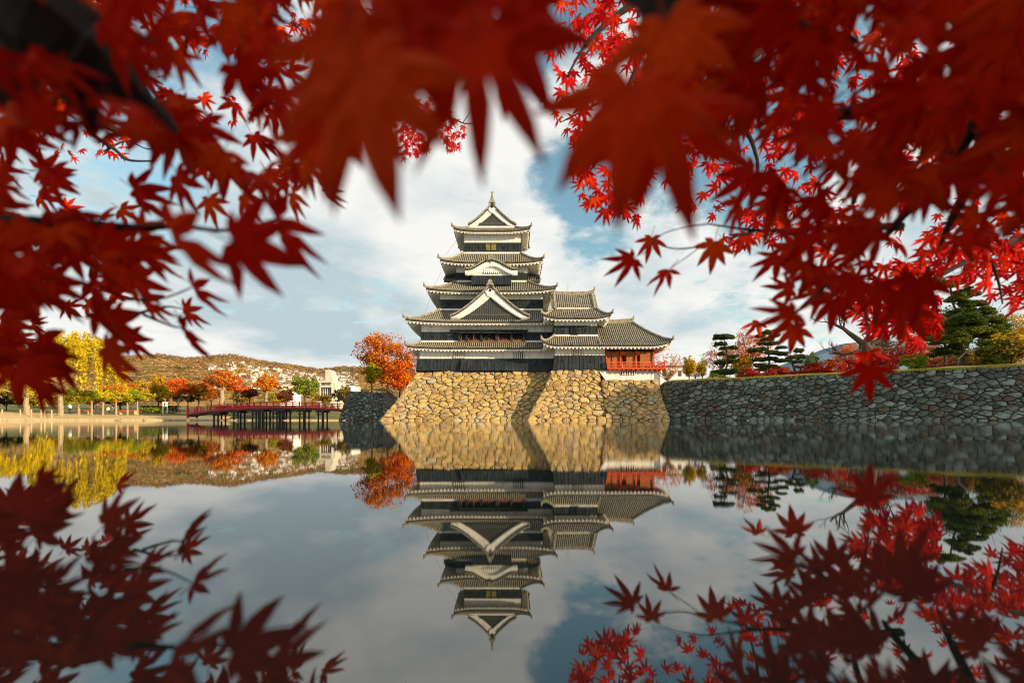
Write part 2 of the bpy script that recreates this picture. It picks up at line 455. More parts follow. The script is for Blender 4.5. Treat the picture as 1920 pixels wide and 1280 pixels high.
# distant mountain on the right, its haze put into the colour as blue
mb = MB(); rows = []
prof = [(1200, 762), (1420, 705), (1510, 668), (1550, 655), (1585, 643), (1640, 638), (1720, 641), (1800, 655), (1900, 675), (2050, 710), (2300, 760)]
for k in range(10):
    row = []
    for (px, py) in prof:
        for j in range(6):
            i = prof.index((px, py)); nx = prof[min(i + 1, len(prof) - 1)]
            f = j / 6; x_ = px + (nx[0] - px) * f; y_ = py + (nx[1] - py) * f
            d = 5200 + k * 160
            z = (HOR - y_) / F * 6500 * smooth(0.1 + k / 9.0)
            row.append(((x_ - 960) / F * 6500, d, z + 18 * mnoise.noise(Vector((x_ / 22, k * .8, 3)))))
    rows.append(row)
mb.grid(rows)
tag(mb.build('distant_mountain', solid('mountain_haze_blue', [(0.3, (0.10, 0.17, 0.22)), (0.7, (0.15, 0.22, 0.27))], 0.004, 1, 0, None, 0.0)), kind='structure')

# ------------------------------------------------------------------ dry-stone walls
def clip(poly, a, b, c):
    """keep the side a*x+b*y<=c"""
    out = []
    n = len(poly)
    for i in range(n):
        p = poly[i]; q = poly[(i + 1) % n]
        dp = a * p[0] + b * p[1] - c; dq = a * q[0] + b * q[1] - c
        if dp <= 0: out.append(p)
        if (dp < 0 < dq) or (dq < 0 < dp):
            t = dp / (dp - dq); out.append((p[0] + (q[0] - p[0]) * t, p[1] + (q[1] - p[1]) * t))
    return out

def masonry(w, h, cw, ch, r, jit=0.5):
    """irregular stone outlines that fill a w x h rectangle"""
    pts = []
    nrow = max(1, int(round(h / ch)))
    for j in range(nrow):
        m = max(1, int(round(w / (cw * r.uniform(.9, 1.15)))))
        for i in range(m):
            pts.append(((i + .5 + (0.25 if j % 2 else -.25) + r.uniform(-jit, jit)) * w / m, (j + .5 + r.uniform(-jit, jit)) * h / nrow))
    for (x, y) in list(pts):
        if r.random() < .34: pts.append((x + r.choice((-1, 1)) * cw * r.uniform(.38, .52), y + r.choice((-1, 1)) * ch * r.uniform(.3, .5)))
    sx = ch / cw
    cells = []
    wts = [ch * ch * r.choice((-.26, -.16, -.05, .05, .18, .34)) for _ in pts]
    for i, (x, y) in enumerate(pts):
        if not (0 <= x <= w and 0 <= y <= h): continue
        poly = [(0, 0), (w, 0), (w, h), (0, h)]
        for k, (u, v) in enumerate(pts):
            if k == i or abs(u - x) > cw * 2.6 or abs(v - y) > ch * 2.6: continue
            a = (u - x) * sx * sx; b = (v - y)
            c = a * (u + x) / 2 + b * (v + y) / 2 + (wts[i] - wts[k]) / 2
            poly = clip(poly, a, b, c)
            if len(poly) < 3: break
        if len(poly) >= 3: cells.append(poly)
    return cells

def stone_face(root, fn, w, h, cw, ch, mat, mass_mat, seed, limit, gap=0.034, proud=0.15):
    """fn(u, v) -> (point, normal).  Each stone is an object; those past the limit are joined"""
    r = random.Random(seed)
    cells = masonry(w, h, cw, ch, r)
    cells.sort(key=lambda p: -abs(sum(p[i - 1][0] * p[i][1] - p[i][0] * p[i - 1][1] for i in range(len(p)))))
    mass = MB()
    for n_, poly in enumerate(cells):
        cx = sum(p[0] for p in poly) / len(poly); cyy = sum(p[1] for p in poly) / len(poly)
        size = min(max(p[0] for p in poly) - min(p[0] for p in poly), max(p[1] for p in poly) - min(p[1] for p in poly))
        # chamfer the corners
        ring = []
        m = len(poly)
        for i in range(m):
            p, q = poly[i], poly[(i + 1) % m]
            for t in (r.uniform(.08, .2), r.uniform(.8, .92)): ring.append((p[0] + (q[0] - p[0]) * t, p[1] + (q[1] - p[1]) * t))
        k1 = max(0.7, 1 - gap / max(size, .1) * 1.5 * r.uniform(.5, 1.4)); k2 = k1 * r.uniform(.72, .92)
        d1 = proud * r.uniform(.2, .8); d2 = proud * r.uniform(.7, 1.7)
        tx, ty = r.uniform(-.2, .2), r.uniform(-.2, .2)
        c0, nn = fn(cx, cyy)
        verts = []
        for kk, dd in ((k1, -0.12), (k1, d1), (k2, d2)):
            for (u, v) in ring:
                uu = cx + (u - cx) * kk; vv = cyy + (v - cyy) * kk
                pt, nm = fn(uu, vv)
                add = (tx * (uu - cx) + ty * (vv - cyy)) if dd > 0 else 0
                verts.append(pt + nm * (dd + add + (r.uniform(-.02, .02) if dd > 0 else 0)))
        L_ = len(ring); faces = []
        for a in range(2):
            for i in range(L_):
                j = (i + 1) % L_
                faces.append((a * L_ + i, a * L_ + j, (a + 1) * L_ + j, (a + 1) * L_ + i))
        faces.append(tuple(2 * L_ + i for i in range(L_)))
        if n_ < limit:
            me = bpy.data.meshes.new('stone')
            me.from_pydata([v - c0 for v in verts], [], faces)
            me.materials.append(mat)
            o = bpy.data.objects.new('stone', me); COL.objects.link(o)
            o.parent = root; o.location = c0 - root.location
        else:
            mass.add(verts, faces)
    if mass.v:
        mass.build('stone_infill', mass_mat, root, 'stuff')
    return len(cells)

def bil(p00, p10, p01, p11, w, h, sag=0.0):
    """bilinear patch; sag makes the face hollow like a castle wall"""
    p00, p10, p01, p11 = map(Vector, (p00, p10, p01, p11))
    nrm = (p10 - p00).cross(p01 - p00).normalized()
    def fn(u, v):
        s = u / w; t = v / h
        p = p00 * (1 - s) * (1 - t) + p10 * s * (1 - t) + p01 * (1 - s) * t + p11 * s * t
        p = p - nrm * (sag * 4 * t * (1 - t))
        return p, nrm
    return fn
def core(root, fn, w, h, mat=None, back=0.06):
    b = MB(); rows = []
    for j in range(7):
        row = []
        for i in range(9):
            p, n = fn(w * i / 8, h * j / 8 if False else h * j / 6); row.append(p - n * back)
        rows.append(row)
    b.grid(rows)
    return b

# keep base
KX0, KX1 = -12.62, 6.6
base = thing('stone_wall', 'tall sloping golden stone base under the large castle keep', 'stone wall', (-4, 59, 0))
f_ = bil((-16.6, 56.8, -.25), (3.0, 56.8, -.25), (KX0, 60.9, 6.5), (KX1, 60.9, 6.5), 19, 7.4, 0.25)
stone_face(base, f_, 19, 7.4, .84, 0.58, M['stone_gold'], M['stone_gold_mass'], 11, 260)
b = core(base, f_, 19, 7.4)
fl = bil((-16.6, 82, -.25), (-16.6, 56.8, -.25), (KX0, 78, 6.5), (KX0, 60.9, 6.5), 24, 7.4, 0.25)
c = core(base, fl, 24, 7.4); b.add(c.v, c.f)
stone_face(base, fl, 24, 7.4, 1.3, .9, M['stone_gold'], M['stone_gold_mass'], 12, 60)
b.add([(KX0, 60.9, 6.5), (KX1, 60.9, 6.5), (KX1, 78, 6.5), (KX0, 78, 6.5)], [(0, 1, 2, 3)])
b.build('wall_core', M['joint'], base)

tb = thing('stone_wall', 'golden stone base with a tree shadow under the smaller turret and pavilion', 'stone wall', (8, 57, 0))
TD = 59.0
f_ = bil((1.6, 54.9, -.25), (11.4, 54.9, -.25), (5.45, TD, 6.5), (11.4, TD, 6.5), 7.8, 7.6, 0.25)
stone_face(tb, f_, 7.8, 7.6, 0.84, 0.58, M['stone_gold'], M['stone_gold_mass'], 13, 110)
b = core(tb, f_, 7.8, 7.6)
f_ = bil((11.4, 54.9, -.25), (19.1, 54.9, -.25), (11.4, 58.35, 5.18), (18.7, 58.35, 5.18), 7.6, 6.2, 0.2)
stone_face(tb, f_, 7.6, 6.2, 0.84, 0.58, M['stone_gold'], M['stone_gold_mass'], 14, 110)
c = core(tb, f_, 7.6, 6.2); b.add(c.v, c.f)
f_ = bil((1.6, 62.5, -.25), (1.6, 54.9, -.25), (5.45, 62.5, 6.5), (5.45, TD, 6.5), 6, 7.6, 0.25)
stone_face(tb, f_, 6, 7.6, 1.15, 0.85, M['stone_gold'], M['stone_gold_mass'], 15, 50)
c = core(tb, f_, 6, 7.6); b.add(c.v, c.f)
f_ = bil((19.1, 54.9, -.25), (19.1, 68, -.25), (18.7, 58.35, 5.18), (18.7, 68, 5.18), 11, 6.2, 0.2)
c = core(tb, f_, 11, 6.2); b.add(c.v, c.f)
stone_face(tb, f_, 11, 6.2, 1.2, 0.85, M['stone_gold'], M['stone_gold_mass'], 16, 60)
b.add([(5.45, TD, 6.5), (11.4, TD, 6.5), (11.4, 68, 6.5), (5.45, 68, 6.5)], [(0, 1, 2, 3)])
b.add([(11.4, 58.35, 5.18), (18.7, 58.35, 5.18), (18.7, 68, 5.18), (11.4, 68, 5.18)], [(0, 1, 2, 3)])
b.add([(11.4, 58.35, 5.18), (11.4, TD, 6.5), (11.4, TD + 3, 6.5), (11.4, TD + 3, 5.18)], [(0, 1, 2, 3)])
b.build('wall_core', M['joint'], tb)

# long corner stones laid in alternate directions
def corner_stones(root, p0, p1, sx, mat, seed):
    r = random.Random(seed); p0 = Vector(p0); p1 = Vector(p1); n = 10
    for k in range(n):
        t0 = k / n; t1 = (k + .95) / n; a = p0.lerp(p1, t0); b_ = p0.lerp(p1, t1)
        lx, ly = (1.7, .8) if k % 2 else (.85, 1.7)
        lx *= r.uniform(.85, 1.2); o0 = -.08 + .20 * 4 * t0 * (1 - t0) + r.uniform(-.03, .05); o1 = -.08 + .20 * 4 * t1 * (1 - t1) + r.uniform(-.03, .05)
        c0 = (a + b_) / 2; j = lambda: Vector((r.uniform(-.07, .07), r.uniform(-.05, .05), r.uniform(-.05, .05)))
        pts = [q + j() - c0 for q in (a + Vector((sx * o0, o0, 0)), a + Vector((sx * lx, o0, 0)), a + Vector((sx * lx, ly, 0)), a + Vector((sx * o0, ly, 0)),
                                      b_ + Vector((sx * o1, o1, 0)), b_ + Vector((sx * lx * .95, o1, 0)), b_ + Vector((sx * lx * .95, ly, 0)), b_ + Vector((sx * o1, ly, 0)))]
        m_ = MB(); m_.hexa(pts); me = bpy.data.meshes.new('corner_stone'); me.from_pydata([tuple(v) for v in m_.v], [], m_.f); me.materials.append(mat)
        o = bpy.data.objects.new('corner_stone', me); COL.objects.link(o); o.parent = root; o.location = c0 - root.location
corner_stones(base, (-16.6, 56.8, -.25), (KX0, 60.9, 6.45), 1, M['stone_gold'], 41)
corner_stones(tb, (1.6, 54.9, -.25), (5.45, TD, 6.45), 1, M['stone_gold'], 42)
corner_stones(tb, (19.1, 54.9, -.25), (18.7, 58.35, 5.12), -1, M['stone_gold'], 43)

# long moat wall on the right, in shade
mw = thing('moat_wall', 'long grey-green dry stone moat wall running out of frame at right', 'stone wall', (30, 52, 0))
A0 = Vector((20.4, 60.3, 0)); A1 = Vector((46.8, 43.4, 0)); A2 = Vector((80.0, 21.8, 0))
dn = (A1 - A0).normalized(); nout = Vector((-abs(dn.y), -abs(dn.x), 0)).normalized()
LN1 = (A1 - A0).length; LN2 = (A2 - A1).length
WT = 5.2
bat = 1.3
def wallface(a, b_, w):
    return bil(a + nout * bat - Vector((0, 0, .25)), b_ + nout * bat - Vector((0, 0, .25)), a + Vector((0, 0, WT)), b_ + Vector((0, 0, WT - .1)), w, WT + .25, 0.1)
f_ = wallface(A0, A1 + dn * 2.0, LN1 + 2.0)
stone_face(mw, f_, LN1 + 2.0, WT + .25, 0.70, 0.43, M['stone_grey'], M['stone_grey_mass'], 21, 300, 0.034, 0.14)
b = core(mw, f_, LN1 + 2.0, WT + .25)
f_ = wallface(A1 + dn * 2.0, A2, LN2 - 2.0)
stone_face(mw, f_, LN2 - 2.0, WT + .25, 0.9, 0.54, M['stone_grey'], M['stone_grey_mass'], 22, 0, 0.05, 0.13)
c = core(mw, f_, LN2 - 2, WT + .25); b.add(c.v, c.f)
f_ = bil((23.5, 78, -.25), A0 + nout * bat - Vector((0, 0, .25)), (24.2, 78, WT), A0 + Vector((0, 0, WT)), 18, WT + .25, .1)
stone_face(mw, f_, 18, WT + .25, 1.3, .7, M['stone_grey'], M['stone_grey_mass'], 23, 0, 0.05, 0.13)
c = core(mw, f_, 18, WT + .25); b.add(c.v, c.f)
b.build('wall_core', M['joint'], mw)
# lawn on top of the wall
nin = -nout
rows = []
for dist, z in ((0.0, WT - .12), (0.5, WT + .03), (3.0, WT + .42), (8, WT + .62), (25, WT + .7), (60, WT + .7)):
    row = []
    for k in range(31):
        s = k / 30.0
        p = A0 + (A2 - A0) * s
        q = p + nin * dist
        row.append((max(q.x, 20.4 + dist * 0.3) if dist > 2 else q.x, q.y, z + (0.12 * mnoise.noise(Vector((q.x / 3, q.y / 3, 0))) if dist > .6 else 0)))
    rows.append(row)
mb = MB(); mb.grid(rows)
tag(mb.build('lawn', M['lawn']), kind='structure')

gg = np.random.default_rng(77); n_ = 9000
sg_ = gg.random(n_) ** .8; off = gg.normal(0, .22, n_) + .12
hang = np.minimum(0, off * 1.1 + .1)
cc_ = np.stack([A0.x + (A2.x - A0.x) * sg_ + nin.x * off, A0.y + (A2.y - A0.y) * sg_ + nin.y * off, WT - .02 + .10 * gg.random(n_) + hang + .05 * np.sin(sg_ * 90)], 1)
EDGE_GRASS = cc_

# small shaded stone mound left of the keep
sm = thing('stone_mound', 'small dark teal stone abutment at the right end of the red bridge', 'stone wall', (-28, 86, 0))
def px(x, y, d): return P(x, y, d)
f_ = bil(px(634, 790, 85), px(742, 790, 85), px(652, 733, 88), px(716, 735, 88), 10.5, 6, 0.0)
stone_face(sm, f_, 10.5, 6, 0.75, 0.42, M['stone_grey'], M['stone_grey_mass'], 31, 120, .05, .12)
b = core(sm, f_, 10.5, 6)
p0, p1, p2, p3 = px(652, 733, 88), px(716, 735, 88), px(716, 735, 88) + Vector((0, 12, .6)), px(652, 733, 88) + Vector((0, 12, .6))
b.add([p0, p1, p2, p3], [(0, 1, 2, 3)])
b.add([px(634, 790, 85), p0, p3, px(634, 790, 85) + Vector((0, 15, 0))], [(0, 1, 2, 3)])
b.add([px(742, 790, 85), p1, p2, px(742, 790, 85) + Vector((0, 15, 0))], [(0, 1, 2, 3)])
b.build('wall_core', M['joint'], sm)
b = MB()
rows = [[p0 + (p1 - p0) * s + Vector((0, 0, .05 + .25 * math.sin(s * 3.14))) for s in np.linspace(0, 1, 9)], [p3 + (p2 - p3) * s + Vector((0, 0, .3 + .6 * math.sin(s * 3.14))) for s in np.linspace(0, 1, 9)]]
b.grid(rows); b.build('grass_top', M['lawn'], sm)

# ------------------------------------------------------------------ tiled roofs
class RoofSet:
    def __init__(s):
        s.pan = MB(); s.rib = MB(); s.white = MB(); s.ridges = []
    def finish(s, root, name='roof'):
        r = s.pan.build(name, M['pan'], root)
        s.rib.build('cover_tiles', M['tile'], r, 'stuff')
        if s.white.v: s.white.build('rafters', M['plaster'], r, 'stuff')
        for g in s.ridges: g.build('ridge', M['tile'], r)
        return r

def roof_side(R, C, ax, ox, ai0, ai1, ao0, ao1, oi, oo, zi, zo, pitch=.27, l0=0.0, l1=0.0, pw=1.35, wall=None, ribr=.085, nv=6, eave=True):
    C = Vector((C[0], C[1], 0)); ax = Vector((*ax, 0)); ox = Vector((*ox, 0))
    def pos(a, v, dz=0.0):
        lo = ai0 + (ao0 - ai0) * v; hi = ai1 + (ao1 - ai1) * v
        mid = (lo + hi) / 2; half = max((hi - lo) / 2, .01)
        s = max(-1, min(1, (a - mid) / half))
        lift = (l1 if s > 0 else l0) * v * v * max(0.0, (abs(s) - .4) / .6) ** 2.2
        z = zi + (zo - zi) * (1 - max(0.0, 1 - v) ** pw) + lift + dz
        return C + ax * a + ox * (oi + (oo - oi) * v) + Vector((0, 0, z))
    NU = 26
    rows = []
    for i in range(nv + 1):
        v = i / nv; lo = ai0 + (ao0 - ai0) * v; hi = ai1 + (ao1 - ai1) * v
        rows.append([pos(lo + (hi - lo) * j / NU, v) for j in range(NU + 1)])
    rows.append([p + Vector((0, 0, -.22)) for p in rows[-1]])
    if eave: rows.append([p - ox * .12 for p in rows[-1]])
    R.pan.grid(rows)
    n = int((ao1 - ao0) / pitch)
    for k in range(n + 1):
        a = ao0 + (ao1 - ao0) * (k + .5) / (n + 1)
        v0 = 0.0
        if a < ai0: v0 = (ai0 - a) / (ai0 - ao0)
        elif a > ai1: v0 = (a - ai1) / (ao1 - ai1)
        if v0 > .94: continue
        m = 5 if v0 < .5 else 3
        vv = []; ff = []
        for i in range(m + 1):
            v = v0 + (1 - v0) * i / m
            p = pos(a, v)
            if i == m: p = p + ox * .07
            for (da, dz) in ((-1, -.25), (-.75, .6), (0, 1), (.75, .6), (1, -.25)):
                vv.append(p + ax * (da * ribr) + Vector((0, 0, dz * ribr * 1.15)))
        for i in range(m):
            for j in range(4): ff.append((i * 5 + j, i * 5 + j + 1, (i + 1) * 5 + j + 1, (i + 1) * 5 + j))
        ff.append(tuple(m * 5 + j for j in range(5)))
        R.rib.add(vv, ff)
    if wall is not None:
        wo, wa0, wa1, wz = wall     # wall plane offset, its ends along the eave, soffit height at the wall
        # fascia
        rows = []
        for dz, do in ((-.22, -.10), (-.34, -.10), (-.34, -.2)):
            rows.append([pos(ao0 + (ao1 - ao0) * j / NU, 1, dz) + ox * do for j in range(NU + 1)])
        inner = []
        for j in range(NU + 1):
            a = ao0 + (ao1 - ao0) * j / NU
            aa = max(wa0, min(wa1, a))
            inner.append(C + ax * aa + ox * (wo - .02) + Vector((0, 0, wz)))
        rows.append(inner)
        R.white.grid(rows)
        # rafter ends
        m = int((ao1 - ao0) / .48)
        for k in range(m + 1):
            a = ao0 + .12 + (ao1 - ao0 - .24) * k / m
            e = pos(a, 1, -.34) - ox * .14
            if a < wa0: f = (wa0 - a) / (wa0 - ao0)
            elif a > wa1: f = (a - wa1) / (ao1 - wa1)
            else: f = 0.0
            f = min(.9, f)
            i_ = C + ax * a + ox * (wo + (oo - wo) * f) + Vector((0, 0, wz + (e.z + .0 - wz) * f))
            R.white.beam(i_ + Vector((0, 0, .02)), e + Vector((0, 0, .02)), .20, .19)
    return pos

def hip_ridge(R, pos, a_in, a_out, outdir, r=.17, kick=.34):
    g = MB(); pts = []
    for i in range(7):
        v = i / 6; pts.append(pos(a_in + (a_out - a_in) * v, v, .16))
    end = pts[-1]; od = Vector((*outdir, 0)).normalized()
    pts.append(end + od * .22 + Vector((0, 0, kick * .25)))
    g.tube(pts, [r * .9] * 6 + [r, r * 1.05], 6)
    tip = pts[-1]
    g.tube([tip + Vector((0, 0, -.12)), tip + od * .06 + Vector((0, 0, kick * .55)), tip + od * .16 + Vector((0, 0, kick * 1.25))], [r * 1.25, r * .8, r * .25], 6)
    R.ridges.append(g)

def skirt(R, cx, cyy, hix, hiy, zi, hox, hoy, zo, wallx=None, wally=None, wz=None, lift=.5, pitch=.27, sides='FRLB', pw=1.35):
    w = None
    if wallx is not None: w = True
    spec = {'F': ((1, 0), (0, -1), hix, hox, hiy, hoy, wallx, wally), 'B': ((-1, 0), (0, 1), hix, hox, hiy, hoy, wallx, wally),
            'R': ((0, 1), (1, 0), hiy, hoy, hix, hox, wally, wallx), 'L': ((0, -1), (-1, 0), hiy, hoy, hix, hox, wally, wallx)}
    for s in sides:
        ax, ox, hi, ho, oi, oo, wa, wo = spec[s]
        pos = roof_side(R, (cx, cyy), ax, ox, -hi, hi, -ho, ho, oi, oo, zi, zo, pitch, lift, lift, pw,
                        (wo, -wa, wa, wz) if w else None)
        if s in 'FB':
            hip_ridge(R, pos, hi, ho, (ax[0] + ox[0], ax[1] + ox[1]))
            hip_ridge(R, pos, -hi, -ho, (-ax[0] + ox[0], -ax[1] + ox[1]))
    # pale flashing course where the roof meets the wall above
    t = .09
    for (x0, x1, y0, y1) in ((-hix - t, hix + t, -hiy - t, -hiy - .01), (-hix - t, hix + t, hiy + .01, hiy + t), (-hix - t, -hix - .01, -hiy, hiy), (hix + .01, hix + t, -hiy, hiy)):
        R.white.box(cx + x0, cx + x1, cyy + y0, cyy + y1, zi - .05, zi + .20)

def gable(root, C, ax, ox, hw, zb, za, depth, prof, bw_top, bw_end, front_over=.45, infill='lattice', name='gable', inner_k=.80, ribs=True, pendant=True, ridge_back=None, tileh=.28):
    """decorated gable: C = centre of its face, ax along it, ox outwards"""
    C = Vector((C[0], C[1], 0)); ax = Vector((*ax, 0)); ox = Vector((*ox, 0)); Z = Vector((0, 0, 1))
    N = 28
    def cur(t, dz=0.0, k=1.0): return C + ax * (hw * t * k) + Z * (zb + (za - zb) * prof(abs(t)) + dz)
    ts = [-1 + 2 * j / N for j in range(N + 1)]
    pan = MB()
    top0 = [cur(t) + ox * front_over for t in ts]; top1 = [cur(t) - ox * depth for t in ts]
    bot0 = [p - Z * .16 for p in top0]; bot1 = [p - Z * .16 for p in top1]
    pan.grid([bot0, top0, top1, bot1, bot0])
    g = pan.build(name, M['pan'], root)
    rb = MB()
    # verge tiles along the front edge
    for off, rr in ((front_over + .02, .10), (front_over - .28, .11), (front_over - .56, .10)):
        rb.tube([cur(t, .10) + ox * off for t in ts], rr, 6)
    L_ = sum((cur(ts[j + 1]) - cur(ts[j])).length for j in range(N)); m = int(L_ / .26)
    for k in range(m + 1):
        t = -1 + 2 * k / m
        if abs(t) < .05: continue
        p = cur(t, -.02) + ox * (front_over + .08)
        rb.tube([p, p - ox * .75], .085, 6)
    if ribs:
        o_ = .9
        while o_ < depth + front_over:
            rb.tube([cur(t, .04) + ox * (front_over - o_) for t in ts], .085, 5); o_ += .27
    rb.build('cover_tiles', M['tile'], g, 'stuff')
    # bargeboard
    bb = MB()
    outer = [cur(t, -.20) for t in ts]
    inn = []
    for t in ts:
        k = inner_k
        w_ = bw_top * (1 - abs(t)) ** 1.0 + bw_end * abs(t)
        p = C + ax * (hw * t * (1 - (1 - k) * abs(t) * .0)) + Z * (zb + (za - zb) * prof(abs(t)) - .20 - w_)
        p.z = max(p.z, zb - .25 if infill == 'lattice' else zb - 1.0)
        inn.append(p)
    f0 = front_over - .14; f1 = front_over - .32
    bb.grid([[p + ox * f1 for p in outer], [p + ox * f0 for p in outer], [p + ox * f0 for p in inn], [p + ox * f1 for p in inn]])
    # inner moulding, a second narrow step behind the board
    inn2 = [p - Z * .12 for p in inn]
    bb.grid([[p + ox * (f1 + .03) for p in inn], [p + ox * (f1 + .03) for p in inn2], [p + ox * (f1 - .15) for p in inn2]])
    bb.build('bargeboard', M['plaster'], g)
    # infill wall
    fm = MB()
    low = zb - .25
    rows = [[Vector((p.x, p.y, max(p.z, low))) + ox * .0 for p in outer], [Vector((p.x, p.y, low)) for p in outer]]
    fm.grid(rows)
    if infill == 'lattice':
        nsl = int(2 * hw / .24)
        for k in range(1, nsl):
            t = -1 + 2 * k / nsl
            top = zb + (za - zb) * prof(abs(t)) - .3
            if top - low < .3: continue
            p = C + ax * (hw * t)
            a = p + ax * -.05; c_ = p + ax * .05
            fm.hexa([a + Z * low + ox * .0, c_ + Z * low, c_ + Z * low + ox * .07, a + Z * low + ox * .07,
                     a + Z * top, c_ + Z * top, c_ + Z * top + ox * .07, a + Z * top + ox * .07])
        for zz in (low + .35,):
            p0 = C - ax * hw * .8; p1 = C + ax * hw * .8
            fm.hexa([p0 + Z * zz + ox * .05, p1 + Z * zz + ox * .05, p1 + Z * zz + ox * .12, p0 + Z * zz + ox * .12,
                     p0 + Z * (zz + .18) + ox * .05, p1 + Z * (zz + .18) + ox * .05, p1 + Z * (zz + .18) + ox * .12, p0 + Z * (zz + .18) + ox * .12])
        fm.build('gable_lattice', M['lattice'], g)
    else:
        fm.build('gable_wall', M['plaster'], g)
    if pendant:
        pd = MB(); s = min(.55, (za - zb) * .17); c0 = C + Z * (za - bw_top * .62) + ox * (front_over - .12)
        shp = [(-1.35, .25), (-1.0, .62), (-.5, .45), (0, .7), (.5, .45), (1.0, .62), (1.35, .25), (.95, -.05), (.62, -.75), (0, -1.15), (-.62, -.75), (-.95, -.05)]
        pd.prism([c0 + ax * (u * s) + Z * (v * s - .2) for u, v in shp], ox * .12)
        pd.build('pendant', M['plaster'], g)
        kb = MB(); kc = c0 + ox * .12 + Z * (.12 * s)
        kb.prism([kc + ax * (math.cos(q) * s * .3) + Z * (math.sin(q) * s * .3) for q in np.linspace(0, 2 * math.pi, 9)[:-1]], ox * .06)
        kb.build('crest', M['dark'], g)
    # ridge with end ornament
    rd = MB(); rbk = depth if ridge_back is None else ridge_back
    p0 = C + Z * (za + tileh) + ox * (front_over + .1); p1 = C + Z * (za + tileh) - ox * rbk
    rd.tube([p0, p1], [.26, .24], 8)
    rd.tube([p0 - Z * .28, p1 - Z * .28], [.22, .2], 8)
    c0 = p0 + ox * .05 - Z * .05
    shp = [(-.75, -.62), (-.62, -.1), (-.4, .1), (-.42, .42), (-.15, .62), (0, .72), (.15, .62), (.42, .42), (.4, .1), (.62, -.1), (.75, -.62), (.35, -.35), (0, -.25), (-.35, -.35)]
    rd.prism([c0 + ax * (u * .72) + Z * (v * .72) for u, v in shp], ox * .16)
    rd.build('ridge', M['tile'], g)
    return g

def board_band(root, x0, x1, y0, y1, z0, z1, flare=0.0, pitch=.44, holes=(), name='black_boards', mass=None):
    """tarred weatherboards round a storey with upright battens"""
    b = MB(); e = .05
    X0, X1, Y0, Y1 = x0 - e, x1 + e, y0 - e, y1 + e
    b.hexa([(X0 - flare, Y0 - flare, z0), (X1 + flare, Y0 - flare, z0), (X1 + flare, Y1 + flare, z0), (X0 - flare, Y1 + flare, z0),
            (X0, Y0, z1), (X1, Y0, z1), (X1, Y1, z1), (X0, Y1, z1)])
    o = b.build(name, M['boards'], root)
    t = MB()
    def batt(xa, ya, xb, yb, nx, ny):
        w = .055
        tx, ty = -ny, nx
        p = [(xa - tx * w / 2, ya - ty * w / 2, z0), (xa + tx * w / 2, ya + ty * w / 2, z0), (xa + tx * w / 2 + nx * .05, ya + ty * w / 2 + ny * .05, z0), (xa - tx * w / 2 + nx * .05, ya - ty * w / 2 + ny * .05, z0)]
        q = [(xb - tx * w / 2, yb - ty * w / 2, z1), (xb + tx * w / 2, yb + ty * w / 2, z1), (xb + tx * w / 2 + nx * .05, yb + ty * w / 2 + ny * .05, z1), (xb - tx * w / 2 + nx * .05, yb - ty * w / 2 + ny * .05, z1)]
        t.hexa(p + q)
    n = max(2, int((x1 - x0) / pitch))
    for k in range(n + 1):
        f = k / n
        xb = X0 + (X1 - X0) * f; xa = X0 - flare + (X1 - X0 + 2 * flare) * f
        batt(xa, Y0 - flare, xb, Y0, 0, -1)
    n = max(2, int((y1 - y0) / pitch))
    for k in range(n + 1):
        f = k / n
        yb = Y0 + (Y1 - Y0) * f; ya = Y0 - flare + (Y1 - Y0 + 2 * flare) * f
        batt(X1 + flare, ya, X1, yb, 1, 0); batt(X0 - flare, ya, X0, yb, -1, 0)
    # horizontal top rail
    t.box(X0 - .02, X1 + .02, Y0 - .035, Y0 + .01, z1 - .09, z1 - .005)
    nb = int((z1 - z0) / .3)
    for k in range(1, nb):
        f = k / nb; z = z0 + (z1 - z0) * f; fl = flare * (1 - f)
        t.box(X0 - fl, X1 + fl, Y0 - fl - .018, Y0 - fl + .02, z - .02, z + .02)
    t.build('battens', M['batten'], o, 'stuff')
    for hx, hz in holes:
        h = MB(); f = (hz - z0) / (z1 - z0); yy = Y0 - flare * (1 - f)
        h.box(hx - .12, hx + .12, yy - .07, yy + .02, hz - .2, hz + .2)
        h.build('loophole', M['dark'], o)
    return o

def barred_window(root, x0, x1, y, z0, z1, n, bar='plaster', frame=None):
    w = MB(); w.box(x0, x1, y - .03, y + .05, z0, z1)
    o = w.build('window', M['dark'], root)
    b = MB(); pitch = (x1 - x0) / n
    for k in range(n):
        c = x0 + pitch * (k + .5)
        b.box(c - pitch * .27, c + pitch * .27, y - .14, y - .031, z0 + .01, z1 - .01)
    b.build('window_bars', M[bar], o)
    if frame:
        f = MB(); t = .1
        f.box(x0 - t, x1 + t, y - .12, y - .01, z1, z1 + t); f.box(x0 - t, x1 + t, y - .12, y - .01, z0 - t, z0)
        f.build('window_frame', M[frame], o)
    return o

# ------------------------------------------------------------------ the castle keep
cave = lambda t: max(0.0, 1 - t) ** 1.32
kara = lambda t: (0.5 + 0.5 * math.cos(math.pi * min(1, t * 1.04))) * .97 + .03 * t ** 6 * 3
KX, KY = -2.88, 69.0
keep = thing('castle_keep', 'tall black and white castle keep with five tiers of grey tiled roofs', 'castle', (KX, KY, 6.5))
L1x, L1y = 9.51, 8.0
L2x, L2y = 9.30, 7.8
L3x, L3y = 7.14, 5.6
L4x, L4y = 5.14, 3.6
L5x, L5y = 4.14, 2.6
def walls(root, cx, cyy, hx, hy, z0, z1, name='plaster_wall'):
    b = MB(); b.box(cx - hx, cx + hx, cyy - hy, cyy + hy, z0, z1)
    return b.build(name, M['plaster'], root)
def bx(hx): return KX - hx, KX + hx
